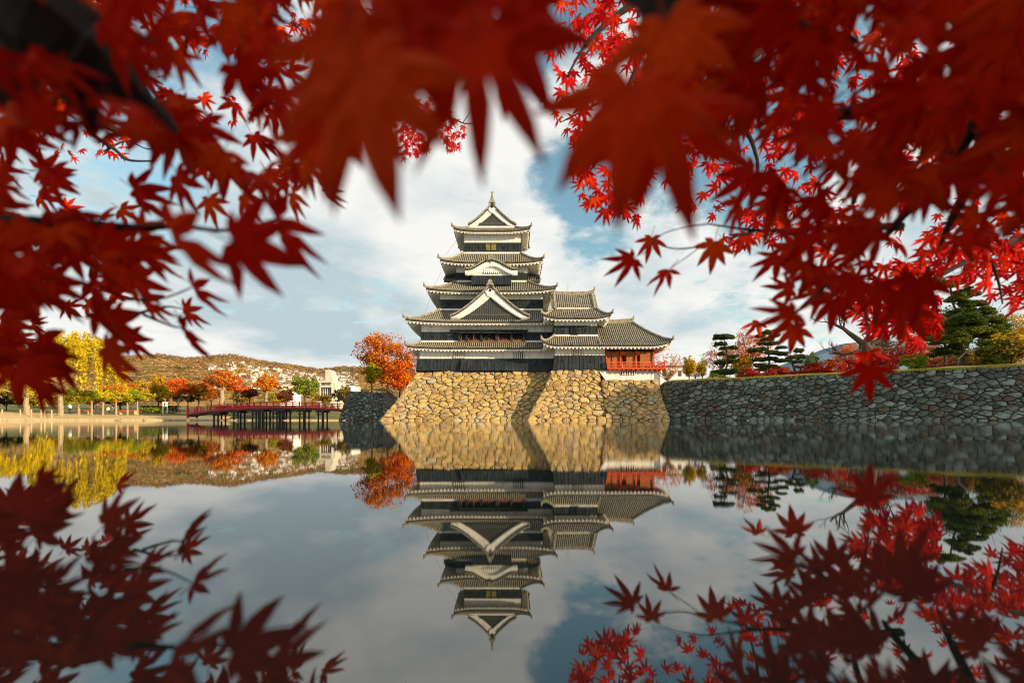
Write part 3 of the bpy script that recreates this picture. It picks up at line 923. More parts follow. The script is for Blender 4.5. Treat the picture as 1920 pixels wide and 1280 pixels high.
# storey walls
walls(keep, KX, KY, L1x, L1y, 6.5, 9.75)
walls(keep, KX, KY, L2x, L2y, 9.9, 13.35)
walls(keep, KX, KY, L3x, L3y, 14.6, 18.0)
walls(keep, KX, KY, L4x, L4y, 19.3, 22.4)
walls(keep, KX, KY, L5x, L5y, 23.8, 27.9)
def band(hx, hy, z0, z1, flare=0, holes=()):
    board_band(keep, KX - hx, KX + hx, KY - hy, KY + hy, z0, z1, flare, holes=[(KX + a, z) for a, z in holes])
band(L1x, L1y, 6.52, 8.30, .32, [(-8.0, 7.5), (-4.0, 7.45), (-2.0, 7.45), (1.5, 7.45), (3.4, 7.5), (6.0, 7.5)])
band(L2x, L2y, 10.60, 11.90, 0, [(-7.8, 11.3), (-5.9, 11.3), (5.8, 11.3)])
band(L3x, L3y, 15.42, 16.83, 0, [(-5.9, 16.1), (5.9, 16.1)])
band(L4x, L4y, 19.95, 21.22, 0, [(-4.4, 20.7)])
band(L5x, L5y, 24.38, 25.93, 0, [(-3.3, 25.2), (-1.9, 25.2), (1.7, 25.2), (3.3, 25.2)])
# stone-drop bays standing out from the lowest boards
for (a, b_) in ((-L1x - .3, -L1x + 3.0), (-.9 - 3.0, 3.4)):
    m_ = MB(); y1 = KY - L1y - .06; y0 = y1 - .62
    m_.hexa([(KX + a, y0 - .15, 6.62), (KX + b_, y0 - .15, 6.62), (KX + b_, y1, 6.62), (KX + a, y1, 6.62), (KX + a, y1 - .12, 8.26), (KX + b_, y1 - .12, 8.26), (KX + b_, y1, 8.26), (KX + a, y1, 8.26)])
    sb = m_.build('stone_drop_bay', M['boards'], keep)
    t = MB(); n = int((b_ - a) / .45)
    for k in range(n + 1):
        x = KX + a + (b_ - a) * k / n
        t.hexa([(x - .03, y0 - .2, 6.62), (x + .03, y0 - .2, 6.62), (x + .03, y0 - .1, 6.62), (x - .03, y0 - .1, 6.62), (x - .03, y1 - .17, 8.27), (x + .03, y1 - .17, 8.27), (x + .03, y1 - .1, 8.27), (x - .03, y1 - .1, 8.27)])
    t.build('battens', M['batten'], sb, 'stuff')
yF1 = KY - L1y
for wx0, wx1 in ((850, 872), (962, 983)):
    X0 = (wx0 - 960) / F * yF1; X1 = (wx1 - 960) / F * yF1
    barred_window(keep, X0, X1, yF1 - .01, 8.33, 9.25, 6)
# long opened gallery on the second storey
yF2 = KY - L2y
gx0 = (861 - 960) / F * yF2; gx1 = (986 - 960) / F * yF2
g = MB(); g.box(gx0, gx1, yF2 - .10, yF2 - .02, 10.62, 11.95)
gal = g.build('gallery_opening', M['dark'], keep)
p = MB()
for k, f in enumerate((0, .115, .335, .56, .785, .97)):
    x = gx0 + (gx1 - gx0) * f
    p.box(x - .13, x + .13, yF2 - .42, yF2 - .10, 10.62, 11.93)
p.box(gx0 - 1.2, gx1 + .3, yF2 - .62, yF2 - .06, 11.95, 12.1)
p.build('gallery_posts', M['boards'], gal)
s_ = MB()
for k in range(26):
    x = gx0 + .3 + (gx1 - gx0 - .6) * k / 25
    if k % 3 == 1: continue
    s_.box(x - .05, x + .05, yF2 - .30, yF2 - .22, 10.62, 10.62 + (.95 if k % 5 == 0 else .30))
s_.box(gx0, gx1, yF2 - .34, yF2 - .18, 10.62, 10.76)
s_.build('gallery_rail', M['brown'], gal)
h_ = MB()
for (fa, fb) in ((.01, .105), (.13, .325), (.35, .55), (.575, .775), (.80, .96)):
    xa = gx0 + (gx1 - gx0) * fa; xb = gx0 + (gx1 - gx0) * fb
    h_.hexa([(xa, yF2 - 1.0, 11.62), (xb, yF2 - 1.0, 11.62), (xb, yF2 - .98, 11.57), (xa, yF2 - .98, 11.57), (xa, yF2 - .36, 11.93), (xb, yF2 - .36, 11.93), (xb, yF2 - .34, 11.87), (xa, yF2 - .34, 11.87)])
h_.build('propped_shutters', M['batten'], gal)
# window on the top storey
yF5 = KY - L5y
wn = MB(); wn.box(KX - 1.0, KX + .75, yF5 - .10, yF5 - .02, 24.75, 25.75)
wo = wn.build('window', M['dark'], keep)
for (a, b_) in ((-.95, -.28), (-.12, .58)):
    q = MB(); q.box(KX + a, KX + b_, yF5 - .16, yF5 - .11, 24.8, 25.7)
    sh = q.build('shutter', solid('olive_shutter', [(0.3, (0.10, 0.085, 0.02)), (0.7, (0.22, 0.19, 0.05))], 3, .7), wo)

# roofs, lowest first
R = RoofSet(); skirt(R, KX, KY, L2x + .02, L2y + .02, 10.56, L1x + 1.35, L1y + 1.35, 9.58, L1x, L1y, 9.66, .25); R.finish(keep)
R = RoofSet(); skirt(R, KX, KY, L3x + .02, L3y + .02, 15.38, L2x + 1.75, L2y + 1.75, 12.98, L2x, L2y, 13.2, .36); R.finish(keep)
R = RoofSet(); skirt(R, KX, KY, L4x + .02, L4y + .02, 19.92, L3x + 1.66, L3y + 1.66, 17.68, L3x, L3y, 17.85, .36); R.finish(keep)
R = RoofSet(); skirt(R, KX, KY, L5x + .02, L5y + .02, 24.34, L4x + 2.0, L4y + 2.0, 22.1, L4x, L4y, 22.2, .40); R.finish(keep)
R = RoofSet(); skirt(R, KX, KY, 3.3, 2.9, 28.0, L5x + 1.32, L5y + 1.32, 27.22, L5x, L5y, 27.6, .38); R.finish(keep)
# top gabled roof with a gable at both ends
gt = gable(keep, (KX, KY - 2.85), (1, 0), (0, -1), 3.45, 28.42, 31.35, 2.85, cave, .95, .36, front_over=.4)
gable(keep, (KX, KY + 2.85), (-1, 0), (0, 1), 3.45, 28.42, 31.35, 2.85, cave, .95, .36, front_over=.4)
for sgn in (-1, 1):
    s_ = MB(); y0 = KY + sgn * 2.75
    pts = []; rd = []
    for k in range(9):
        t = k / 8
        pts.append((KX, y0 - sgn * (.45 * math.sin(t * 2.6) - .12), 31.75 + 1.45 * t)); rd.append(.26 * (1 - t) ** .6 + .05)
    s_.tube(pts, rd, 7)
    tp = Vector(pts[-1])
    for q in (-.32, 0, .32):
        s_.tube([tp - Vector((0, 0, .15)), tp + Vector((q * .5, -sgn * .05, .12)), tp + Vector((q, -sgn * .15, .32 - abs(q) * .4))], [.07, .06, .02], 5)
    s_.build('dolphin_finial', M['tile'], keep, smooth=True)
# big triangular gable on the second roof
yG = 60.55
gable(keep, (KX, yG), (1, 0), (0, -1), 5.25, 13.85, 17.85, 3.4, cave, 1.2, .40, front_over=.5)
# little pavilion bay with an undulating gable on the fourth storey
bw = 2.68; byf = 63.62
walls(keep, KX, (byf + KY - L4y) / 2, bw, (KY - L4y - byf) / 2, 19.1, 21.75, 'bay_wall')
board_band(keep, KX - bw, KX + bw, byf, KY - L4y - .1, 19.0, 20.25, 0, .36)
barred_window(keep, KX - 1.1, KX + 1.1, byf - .01, 20.5, 21.2, 8)
gable(keep, (KX, byf - .1), (1, 0), (0, -1), 3.65, 20.95, 22.35, 2.2, kara, .62, .52, front_over=.5, infill='plaster', pendant=False, tileh=.16, ribs=False)
pm = MB(); c0 = Vector((KX, byf - .45, 21.62))
pm.prism([c0 + Vector((u * .4, 0, v * .4)) for u, v in [(-2.6, .1), (-1.3, .35), (0, .5), (1.3, .35), (2.6, .1), (1.4, -.1), (.5, -.2), (0, -.55), (-.5, -.2), (-1.4, -.1)]], (0, .1, 0))
pm.build('pendant', M['plaster'], keep)
# side bays of the fourth storey
for sg in (-1, 1):
    b = MB(); xa = KX + sg * L4x; xb = KX + sg * (L4x + 1.5)
    b.box(min(xa, xb), max(xa, xb), KY - 1.9, KY + 1.9, 18.9, 21.3); b.build('bay_wall', M['boards'], keep)
    R = RoofSet()
    roof_side(R, (KX, KY), (sg * 0 + 1, 0), (0, -1), sg * 4.6 if sg > 0 else -7.0, 7.0 if sg > 0 else -4.6, sg * 4.6 if sg > 0 else -7.0, 7.0 if sg > 0 else -4.6, 0, 3.0, 22.9, 20.3, .27, 0, 0, 1.4, eave=True)
    roof_side(R, (KX, KY), (-1, 0), (0, 1), -7.0 if sg > 0 else 4.6, -4.6 if sg > 0 else 7.0, -7.0 if sg > 0 else 4.6, -4.6 if sg > 0 else 7.0, 0, 3.0, 22.9, 20.3, .27, 0, 0, 1.4, eave=True)
    v = MB(); v.tube([(KX + sg * 6.95, KY - 3.05, 20.45), (KX + sg * 6.95, KY - 1.5, 21.35), (KX + sg * 6.95, KY, 23.0), (KX + sg * 6.95, KY + 3.0, 20.4)], .16, 6); R.ridges.append(v)
    R.finish(keep)
# lightning conductor wires on the left eaves
w = MB()
for a, b_ in (((866, 437), (836, 478)), ((828, 508), (812, 540)), ((806, 560), (798, 584)), ((780, 620), (780, 642))):
    w.tube([P(*a, 64), P(*b_, 62.5)], .014, 4)
w.build('conductor_wire', M['pier'], keep)

# ------------------------------------------------------------------ attached turret and viewing pavilion
tur = thing('castle_turret', 'two-storey black and white turret joined to the right of the keep', 'castle turret', (8.3, 62, 6.5))
TCY = 62.0
walls(tur, 8.26, TCY, 2.74, 3.0, 10.6, 13.3)
board_band(tur, 5.52, 11.0, 59.0, 65.0, 11.0, 12.30, 0, holes=[(6.7, 11.5), (9.6, 11.7)])
barred_window(tur, 7.55, 8.6, 58.94, 11.05, 12.2, 5, 'boards')
wx = MB(); wx.box(5.62, 12.02, 59.0, 66.5, 6.5, 9.9); wx.build('plaster_wall', M['plaster'], tur)
board_band(tur, 5.62, 12.02, 59.0, 66.4, 6.55, 8.45, .22, holes=[(6.6, 7.6), (10.2, 7.6)])
barred_window(tur, 7.95, 9.25, 58.99, 8.52, 9.20, 6)
R = RoofSet()
skirt(R, 8.24, TCY, 2.85, 2.35, 14.6, 4.30, 4.45, 13.05, 2.74, 3.0, 13.15, .40)
R.finish(tur)
# upper part of the hip-and-gable roof
R = RoofSet()
for (ax, ox) in (((1, 0), (0, -1)), ((-1, 0), (0, 1))):
    pp = roof_side(R, (8.24, TCY), ax, ox, -2.75, 2.75, -2.75, 2.75, .1, 2.4, 17.15, 14.62, .27, 0, 0, 1.25, eave=False)
    for a in (-2.6, 2.6):
        v = MB(); v.tube([pp(a, i / 5, .16) for i in range(6)], .17, 6); R.ridges.append(v)
        e_ = pp(a, 1, .16); v2 = MB(); v2.tube([e_, e_ + Vector((ox[0], ox[1], 0)) * .35 + Vector((0, 0, .06))], [.24, .2], 6); R.ridges.append(v2)
v = MB()
v.tube([(5.45, TCY, 17.62), (6.2, TCY, 17.42), (8.24, TCY, 17.36), (10.3, TCY, 17.42), (11.05, TCY, 17.62)], .2, 7)
v.tube([(5.5, TCY, 17.32), (8.24, TCY, 17.12), (11.0, TCY, 17.32)], .24, 7)
for sg in (-1, 1):
    v.tube([(8.24 + sg * 2.75, TCY, 17.4), (8.24 + sg * 2.95, TCY, 17.8), (8.24 + sg * 3.0, TCY, 18.25)], [.24, .15, .04], 6)
R.ridges.append(v)
R.finish(tur)
for sg in (-1, 1):
    q = MB(); x = 8.24 + sg * 2.45
    q.prism([(x, TCY - 2.2, 14.6), (x, TCY + 2.2, 14.6), (x, TCY + 1.0, 15.7), (x, TCY, 16.95), (x, TCY - 1.0, 15.7)], (sg * .08, 0, 0)); q.build('gable_wall', M['plaster'], tur)
    rb = MB()
    for k in range(14):
        f = k / 13; yv = TCY - 2.4 + 2.3 * f; zv = 14.62 + 2.5 * (1 - (1 - f) ** 1) + .0
        rb.tube([(8.24 + sg * 2.6, yv, zv + .02), (8.24 + sg * 3.05, yv, zv - .05)], .08, 5)
    rb.build('verge_tiles', M['tile'], tur, 'stuff')
rd = MB(); rd.tube([(7.62, TCY, 17.4), (7.62, TCY, 18.5)], .025, 4); rd.build('lightning_rod', M['pier'], tur)
# lower skirt roof, front and left side
R = RoofSet()
pp = roof_side(R, (8.26, TCY), (1, 0), (0, -1), -2.76, 2.76, -4.35, 2.9, 3.02, 4.45, 11.0, 9.60, .27, .5, 0, 1.3, (3.0, -2.64, 3.7, 9.75))
hip_ridge(R, pp, -2.76, -4.35, (-1, -1))
pp = roof_side(R, (8.26, TCY), (0, -1), (-1, 0), -3.0, 3.02, -4.4, 4.45, 2.76, 4.35, 11.0, 9.60, .27, 0, .5, 1.3, (2.64, -3, 3, 9.75))
R.white.box(5.42, 11.1, 58.89, 58.985, 10.93, 11.14)
R.finish(tur)

pav = thing('viewing_pavilion', 'low white pavilion with vermilion veranda and railing under a hipped roof', 'pavilion', (15.3, 62, 5.2))
PX0, PX1, PY0, PY1 = 12.18, 18.5, 59.3, 65.5
w = MB(); w.box(PX0, PX1, PY0, PY1, 5.2, 6.75); w.build('plaster_wall', M['plaster'], pav)
w = MB(); w.prism([(11.2, 58.93, 6.5), (12.18, 58.93, 6.5), (12.18, 58.93, 5.15)], (0, .36, 0)); w.build('plaster_wedge', M['plaster'], pav)
barred_window(pav, 14.25, 16.1, 59.29, 5.92, 6.5, 6)
w = MB(); w.box(PX0, PX1, PY0, PY1, 9.3, 9.9); w.build('plaster_frieze', M['plaster'], pav)
w = MB(); w.box(PX0 + .1, PX1 - .1, PY1 - .15, PY1, 6.75, 9.3); w.box(PX0, PX0 + .15, PY0 + .3, PY1, 6.75, 9.3); w.build('back_wall', M['brown'], pav)
w = MB(); w.box(PX0, PX1, PY0, PY1, 6.75, 6.9); w.build('floor', M['vermilion'], pav)
w = MB(); w.box(PX0, PX1, PY0 + .12, PY0 + .3, 9.02, 9.3); w.build('lintel', M['dark'], pav)
for f in (0.0, .30, .62, .985):
    w = MB(); x = PX0 + (PX1 - PX0) * f; w.box(x, x + .2, PY0 + .05, PY0 + .25, 6.9, 9.3); w.build('post', M['vermilion'], pav)
for y in (61.5, 63.5, 65.2):
    w = MB(); w.box(PX1 - .2, PX1, y, y + .2, 6.9, 9.3); w.build('post', M['vermilion'], pav)
for fa, fb, yo in ((.035, .135, .3), (.145, .325, .24), (.435, .615, .24), (.72, .98, .24)):
    w = MB(); xa = PX0 + (PX1 - PX0) * fa; xb = PX0 + (PX1 - PX0) * fb
    w.box(xa, xb, PY0 + yo, PY0 + yo + .06, 6.9, 9.02)
    o_ = w.build('shutter', M['shutter'], pav)
    t = MB()
    for k in range(9): t.box(xa, xb, PY0 + yo - .03, PY0 + yo + .002, 6.95 + k * .23, 7.0 + k * .23)
    t.box(xa, xa + .06, PY0 + yo - .04, PY0 + yo + .002, 6.9, 9.02); t.box(xb - .06, xb, PY0 + yo - .04, PY0 + yo + .002, 6.9, 9.02)
    t.build('shutter_slats', M['brown'], o_)
# pale paper screens seen through the two openings
for fa, fb in ((.325, .45), (.645, .715)):
    w = MB(); xa = PX0 + (PX1 - PX0) * fa; xb = PX0 + (PX1 - PX0) * fb
    w.box(xa, xb, PY0 + 2.4, PY0 + 2.46, 6.9, 8.35); w.build('paper_screen', M['plaster'], pav)
# veranda with railing on the front and right side
w = MB(); w.box(PX0 + .05, PX1 + 1.25, PY0 - 1.0, PY0 + .04, 6.62, 6.82); w.box(PX1 + .02, PX1 + 1.25, PY0 + .04, PY1, 6.62, 6.82)
ver = w.build('veranda', M['vermilion'], pav)
for z, t in ((7.42, .12), (7.15, .07), (6.95, .06)):
    w = MB(); w.box(PX0 + .05, PX1 + 1.45 if z > 7.3 else PX1 + 1.22, PY0 - .97, PY0 - .97 + t, z, z + t); w.box(PX1 + 1.1, PX1 + 1.1 + t, PY0 - .85, PY1, z, z + t)
    w.build('rail', M['vermilion'], ver)
for k in range(9):
    w = MB(); x = PX0 + .1 + (PX1 + 1.1 - PX0 - .1) * k / 8; hh = 7.75 if k == 8 else 7.48
    w.box(x - .06, x + .06, PY0 - .99, PY0 - .87, 6.82, hh); w.build('baluster', M['vermilion'], ver)
w = MB()
for k in range(13):
    x = PX0 + .3 + (PX1 + .9 - PX0) * k / 12; w.box(x, x + .16, PY0 - .9, PY0, 6.46, 6.62)
w.build('joists', M['vermilion'], ver, 'stuff')
# hipped roof
R = RoofSet()
eL, eR, rR = 11.06, 20.15, 16.4
pf = roof_side(R, (0, TCY), (1, 0), (0, -1), eL, rR, eL, eR, .0, 4.45, 13.3, 9.60, .27, 0, .5, 1.15, (2.7, eL + .1, PX1, 9.8))
hip_ridge(R, pf, rR, eR, (1, -1))
pb = roof_side(R, (0, TCY), (-1, 0), (0, 1), -rR, -eL, -eR, -eL, .0, 4.45, 13.3, 9.60, .27, .5, 0, 1.15, (3.5, -PX1, -eL, 9.8))
hip_ridge(R, pb, -rR, -eR, (1, 1))
roof_side(R, (0, TCY), (0, 1), (1, 0), -.02, .02, -4.45, 4.45, rR, eR, 13.3, 9.60, .27, .5, .5, 1.15, (PX1, -2.7, 3.5, 9.8))
v = MB(); v.tube([pf(eL + .1, i / 5, .15) for i in range(6)], .14, 6); R.ridges.append(v)
v = MB()
v.tube([(eL, TCY, 13.75), (14, TCY, 13.55), (rR, TCY, 13.8)], .2, 7); v.tube([(eL, TCY, 13.45), (14, TCY, 13.28), (rR, TCY, 13.5)], .24, 7)
v.tube([(rR - .1, TCY, 13.6), (rR + .15, TCY, 13.9), (rR + .25, TCY, 14.35)], [.25, .16, .04], 6)
R.ridges.append(v)
R.finish(pav)

# ------------------------------------------------------------------ red arched bridge
BD = 100.0
bdef = [(346, 778), (356, 774.5), (385, 770.5), (420, 767), (455, 764.5), (490, 763), (520, 762.5), (555, 763), (590, 764), (620, 765.5), (652, 767.5)]
def bz(x):
    for (a, ya), (c, yc) in zip(bdef, bdef[1:]):
        if a <= x <= c: return ya + (yc - ya) * (x - a) / (c - a)
    return bdef[-1][1]
br = thing('arched_bridge', 'red lacquered arched footbridge on dark timber piers across the moat', 'bridge', P(500, 788, BD))
xs = np.linspace(350, 650, 31)
m_ = MB()
rows = []
for dy, dz in ((0, 0), (0, -.55), (3.0, -.55), (3.0, 0), (0, 0)):
    rows.append([P(x, bz(x), BD) + Vector((0, dy, dz)) for x in xs])
m_.grid(rows); m_.build('deck', M['deck'], br)
for dy, nm in ((0.0, 'near'), (2.9, 'far')):
    for hgt, t in ((1.15, .13), (.72, .09), (.35, .09)):
        r_ = MB()
        for a, c in zip(xs[:-1], xs[1:]):
            r_.beam(P(a, bz(a), BD) + Vector((0, dy, hgt)), P(c, bz(c), BD) + Vector((0, dy, hgt)), .1, t)
        r_.build('rail', M['bridge_red'], br)
    side = MB()
    for a, c in zip(xs[:-1], xs[1:]):
        side.beam(P(a, bz(a), BD) + Vector((0, dy - .08 if dy < 1 else dy + .18, .06)), P(c, bz(c), BD) + Vector((0, dy - .08 if dy < 1 else dy + .18, .06)), .08, .28)
    side.build('edge_beam', M['bridge_red'], br)
    for x in np.linspace(352, 648, 25):
        r_ = MB(); p = P(x, bz(x), BD) + Vector((0, dy, 0)); big = x < 353
        s = .16 if big else .08
        r_.box(p.x - s, p.x + s, p.y - s, p.y + s, p.z - (.9 if big else 0), p.z + (1.75 if big else 1.22))
        r_.build('baluster', M['bridge_red'], br)
for x in (404, 441, 483, 522, 565, 600):
    pr = MB(); p = P(x, bz(x), BD)
    wd = 1.25 if x in (483, 522) else .75
    pr.box(p.x - wd - .2, p.x + wd + .2, p.y - .1, p.y + 3.1, p.z - .95, p.z - .52)
    for dx in ((-wd, -wd / 3, wd / 3, wd) if wd > 1 else (-wd * .6, wd * .6)):
        for dy in (.2, 2.8): pr.box(p.x + dx - .13, p.x + dx + .13, p.y + dy - .13, p.y + dy + .13, -.6, p.z - .5)
    pr.box(p.x - wd, p.x + wd, p.y + .1, p.y + .3, p.z * .45, p.z * .45 + .25)
    pr.build('pier', M['pier'], br)

# ------------------------------------------------------------------ buildings behind the left bank
bl = thing('concrete_building', 'modern concrete building with slanted tower and glazed front behind the bridge', 'building', P(612, 757, 190))
def pbox(m_, x0, x1, y0, y1, d0, depth):
    a = P(x0, y1, d0); b_ = P(x1, y0, d0); m_.box(a.x, b_.x, d0, d0 + depth, a.z, b_.z)
w = MB(); pbox(w, 597, 626, 714, 770, 192, 14); w.build('wall', M['concrete'], bl)
w = MB(); a = P(610, 715, 191); b_ = P(618, 693, 191); c = P(628, 722, 191)
w.prism([(a.x, 191, a.z), (P(610, 693, 191).x, 191, b_.z), (b_.x, 191, b_.z), (c.x, 191, c.z), (c.x, 191, P(0, 765, 191).z), (a.x, 191, P(0, 765, 191).z)], (0, 6, 0)); w.build('tower', M['concrete'], bl)
w = MB(); pbox(w, 596, 623, 722, 726, 189.5, 2); pbox(w, 596, 623, 713, 717, 189.5, 2); w.build('canopy', M['concrete'], bl)
for k in range(5):
    w = MB(); x0 = 602 + k * 4; pbox(w, x0, x0 + 3.2, 728, 745, 190.8, .15); gl = w.build('window', M['glass'], bl)
    f_ = MB(); pbox(f_, x0 + 3.2, x0 + 4, 727, 746, 190.4, .3); pbox(f_, x0, x0 + 3.2, 735, 735.8, 190.5, .2); f_.build('mullion', M['concrete'], gl)
w = MB(); pbox(w, 599, 601, 716, 757, 189.6, .6); pbox(w, 621, 623, 716, 757, 189.6, .6); w.build('column', M['concrete'], bl)

def house(name, label, x0, x1, ytop, ybase, d, depth, roofh, wallm, roofm, group=None, windows=0, ridge_x=True):
    a = P(x0, ybase + 10, d); b_ = P(x1, ytop, d)
    t = thing(name, label, 'house' if name == 'house' else 'building', (0.5 * (a.x + b_.x), d, P(0, ybase, d).z), group)
    w = MB(); w.box(a.x, b_.x, d, d + depth, a.z, b_.z); wl = w.build('wall', wallm, t)
    rz = P(0, ytop - roofh, d).z; e = .4
    w = MB()
    if ridge_x:
        w.prism([(a.x - e, d - e, b_.z), (a.x - e, d + depth + e, b_.z), (a.x - e, d + depth / 2, rz)], (b_.x - a.x + 2 * e, 0, 0))
    else:
        w.prism([(a.x - e, d - e, b_.z), (b_.x + e, d - e, b_.z), ((a.x + b_.x) / 2, d - e, rz)], (0, depth + 2 * e, 0))
    w.build('roof', roofm, t)
    for k in range(windows):
        q = MB(); xx = a.x + (b_.x - a.x) * (k + .3) / windows; q.box(xx, xx + (b_.x - a.x) / windows * .45, d - .06, d + .05, P(0, ytop, d).z - 2.2, P(0, ytop, d).z - .8)
        q.build('window', M['glass'], t)
    return t
house('house', 'white long house half hidden right of the slanted concrete tower', 630, 660, 722, 750, 215, 12, 3, M['white_paint'], M['house_roof'], windows=3)
house('house', 'white gabled house peeking out between the orange and the green tree', 523, 541, 737, 756, 170, 10, 9, M['white_paint'], M['concrete'], ridge_x=False)
house('house', 'white building with brown roof seen behind the orange tree beside the pavilion', 1238, 1296, 688, 742, 110, 10, 8, M['white_paint'], solid('brown_roof', [(.3, (.22, .10, .05)), (.7, (.3, .14, .07))], 1), windows=4)

# hillside town: countless small houses, each its own object
hb = MB(); hb.box(-5, 5, -4, 4, -3, 4.2)
me1 = bpy.data.meshes.new('house'); 
roofv = [(-5.6, -4.6, 4.2), (5.6, -4.6, 4.2), (5.6, 4.6, 4.2), (-5.6, 4.6, 4.2), (-5.6, 0, 7.0), (5.6, 0, 7.0)]
me1.from_pydata(hb.v + roofv, [], hb.f + [(8, 9, 13, 12), (10, 11, 12, 13), (9, 10, 13), (11, 8, 12), (8, 11, 10, 9)])
me1.materials.append(M['white_paint']); me1.materials.append(M['house_roof'])
for i, p in enumerate(me1.polygons): p.material_index = 1 if i >= 6 else 0
me2 = me1.copy(); me2.materials.clear(); me2.materials.append(M['concrete']); me2.materials.append(M['white_paint'])
r_ = random.Random(5)
for k in range(235):
    while True:
        x = r_.uniform(392, 668); fy = r_.uniform(0, 1)
        top = ridge_y(x) + 13 + max(0, (470 - x) * .06)
        y = top + (732 - top) * fy
        if y < 734 and r_.random() < 1.15 - 0.3 * fy: break
    # find the distance at which the hill shows at this pixel
    lo = None
    for d in np.linspace(470, 1480, 60):
        if (HOR - y) / F * d <= hill_z(x, d) - CAMZ: lo = d; break
    if lo is None: continue
    o = bpy.data.objects.new('hillside_house', me1 if r_.random() < .7 else me2); COL.objects.link(o)
    p = P(x, y, lo); o.location = (p.x, lo, p.z + 1.0); s = r_.uniform(.5, 1.05); o.scale = (s * r_.uniform(1, 1.6), s, s); o.rotation_euler = (0, 0, r_.uniform(-.5, .5) + (1.57 if r_.random() < .3 else 0))
    tag(o, 'tiny pale house scattered on the far hillside among autumn trees', 'house', 'houses on the far hillside')

# ------------------------------------------------------------------ trees
def cards_mesh(name, cen, size, mat, flat=0.0, aspect=0.55, down=0.0, seed=0):
    """leaf-shaped cards at points cen (N,3) with half length size (N,)"""
    g = np.random.default_rng(seed)
    n = len(cen)
    nrm = g.normal(size=(n, 3)); nrm[:, 2] = nrm[:, 2] + flat * 2 * np.sign(nrm[:, 2] + 1e-6)
    nrm /= np.linalg.norm(nrm, axis=1)[:, None]
    t = g.normal(size=(n, 3)); t[:, 2] -= down * 3
    t -= nrm * np.sum(t * nrm, axis=1)[:, None]; t /= np.linalg.norm(t, axis=1)[:, None]
    s = np.cross(nrm, t)
    size = np.asarray(size)[:, None]
    v = np.empty((n, 4, 3))
    v[:, 0] = cen - t * size; v[:, 1] = cen + s * size * aspect; v[:, 2] = cen + t * size; v[:, 3] = cen - s * size * aspect
    me = bpy.data.meshes.new(name)
    me.vertices.add(n * 4); me.vertices.foreach_set('co', v.reshape(-1))
    me.loops.add(n * 4); me.loops.foreach_set('vertex_index', np.arange(n * 4, dtype=np.int32))
    me.polygons.add(n); me.polygons.foreach_set('loop_start', np.arange(0, n * 4, 4, dtype=np.int32))
    me.update(calc_edges=True)
    me.materials.append(mat)
    return me

def clump_points(g, c, rad, n, shell=.55, flatb=0.0):
    d = g.normal(size=(n, 3)); d /= np.linalg.norm(d, axis=1)[:, None]
    r = shell + (1 - shell) * g.random(n) ** .7
    if flatb: d[:, 2] = np.maximum(d[:, 2], -flatb)
    return np.asarray(c) + d * r[:, None] * np.asarray(rad)

def limbs(mb_, base, top, r0, crown_c, crown_r, seed, n=6, lean=0.0):
    r = random.Random(seed)
    base = Vector(base); top = Vector(top)
    mid = base.lerp(top, .5) + Vector((r.uniform(-.2, .2) + lean, r.uniform(-.2, .2), 0)) * r0 * 3
    mb_.tube([base - Vector((0, 0, 2.5)), base, mid, top], [r0 * 1.4, r0 * 1.25, r0, r0 * .7], 8)
    for k in range(n):
        a = 2 * math.pi * (k + r.random()) / n
        end = Vector(crown_c) + Vector((math.cos(a) * crown_r[0] * r.uniform(.5, .95), math.sin(a) * crown_r[1] * r.uniform(.5, .95), crown_r[2] * r.uniform(-.3, .8)))
        st = base.lerp(top, r.uniform(.75, 1))
        m1 = st.lerp(end, .5) + Vector((r.uniform(-.1, .1), r.uniform(-.1, .1), r.uniform(.0, .14))) * crown_r[2]
        mb_.tube([st, m1, end], [r0 * .5, r0 * .3, r0 * .08], 5)
        for q in range(3):
            e2 = m1 + (end - m1) * r.uniform(.2, .9) + Vector((r.uniform(-.35, .35) * crown_r[0], r.uniform(-.35, .35) * crown_r[1], r.uniform(.0, .5) * crown_r[2]))
            mb_.tube([m1.lerp(end, .2 * q), e2], [r0 * .18, r0 * .05], 4)

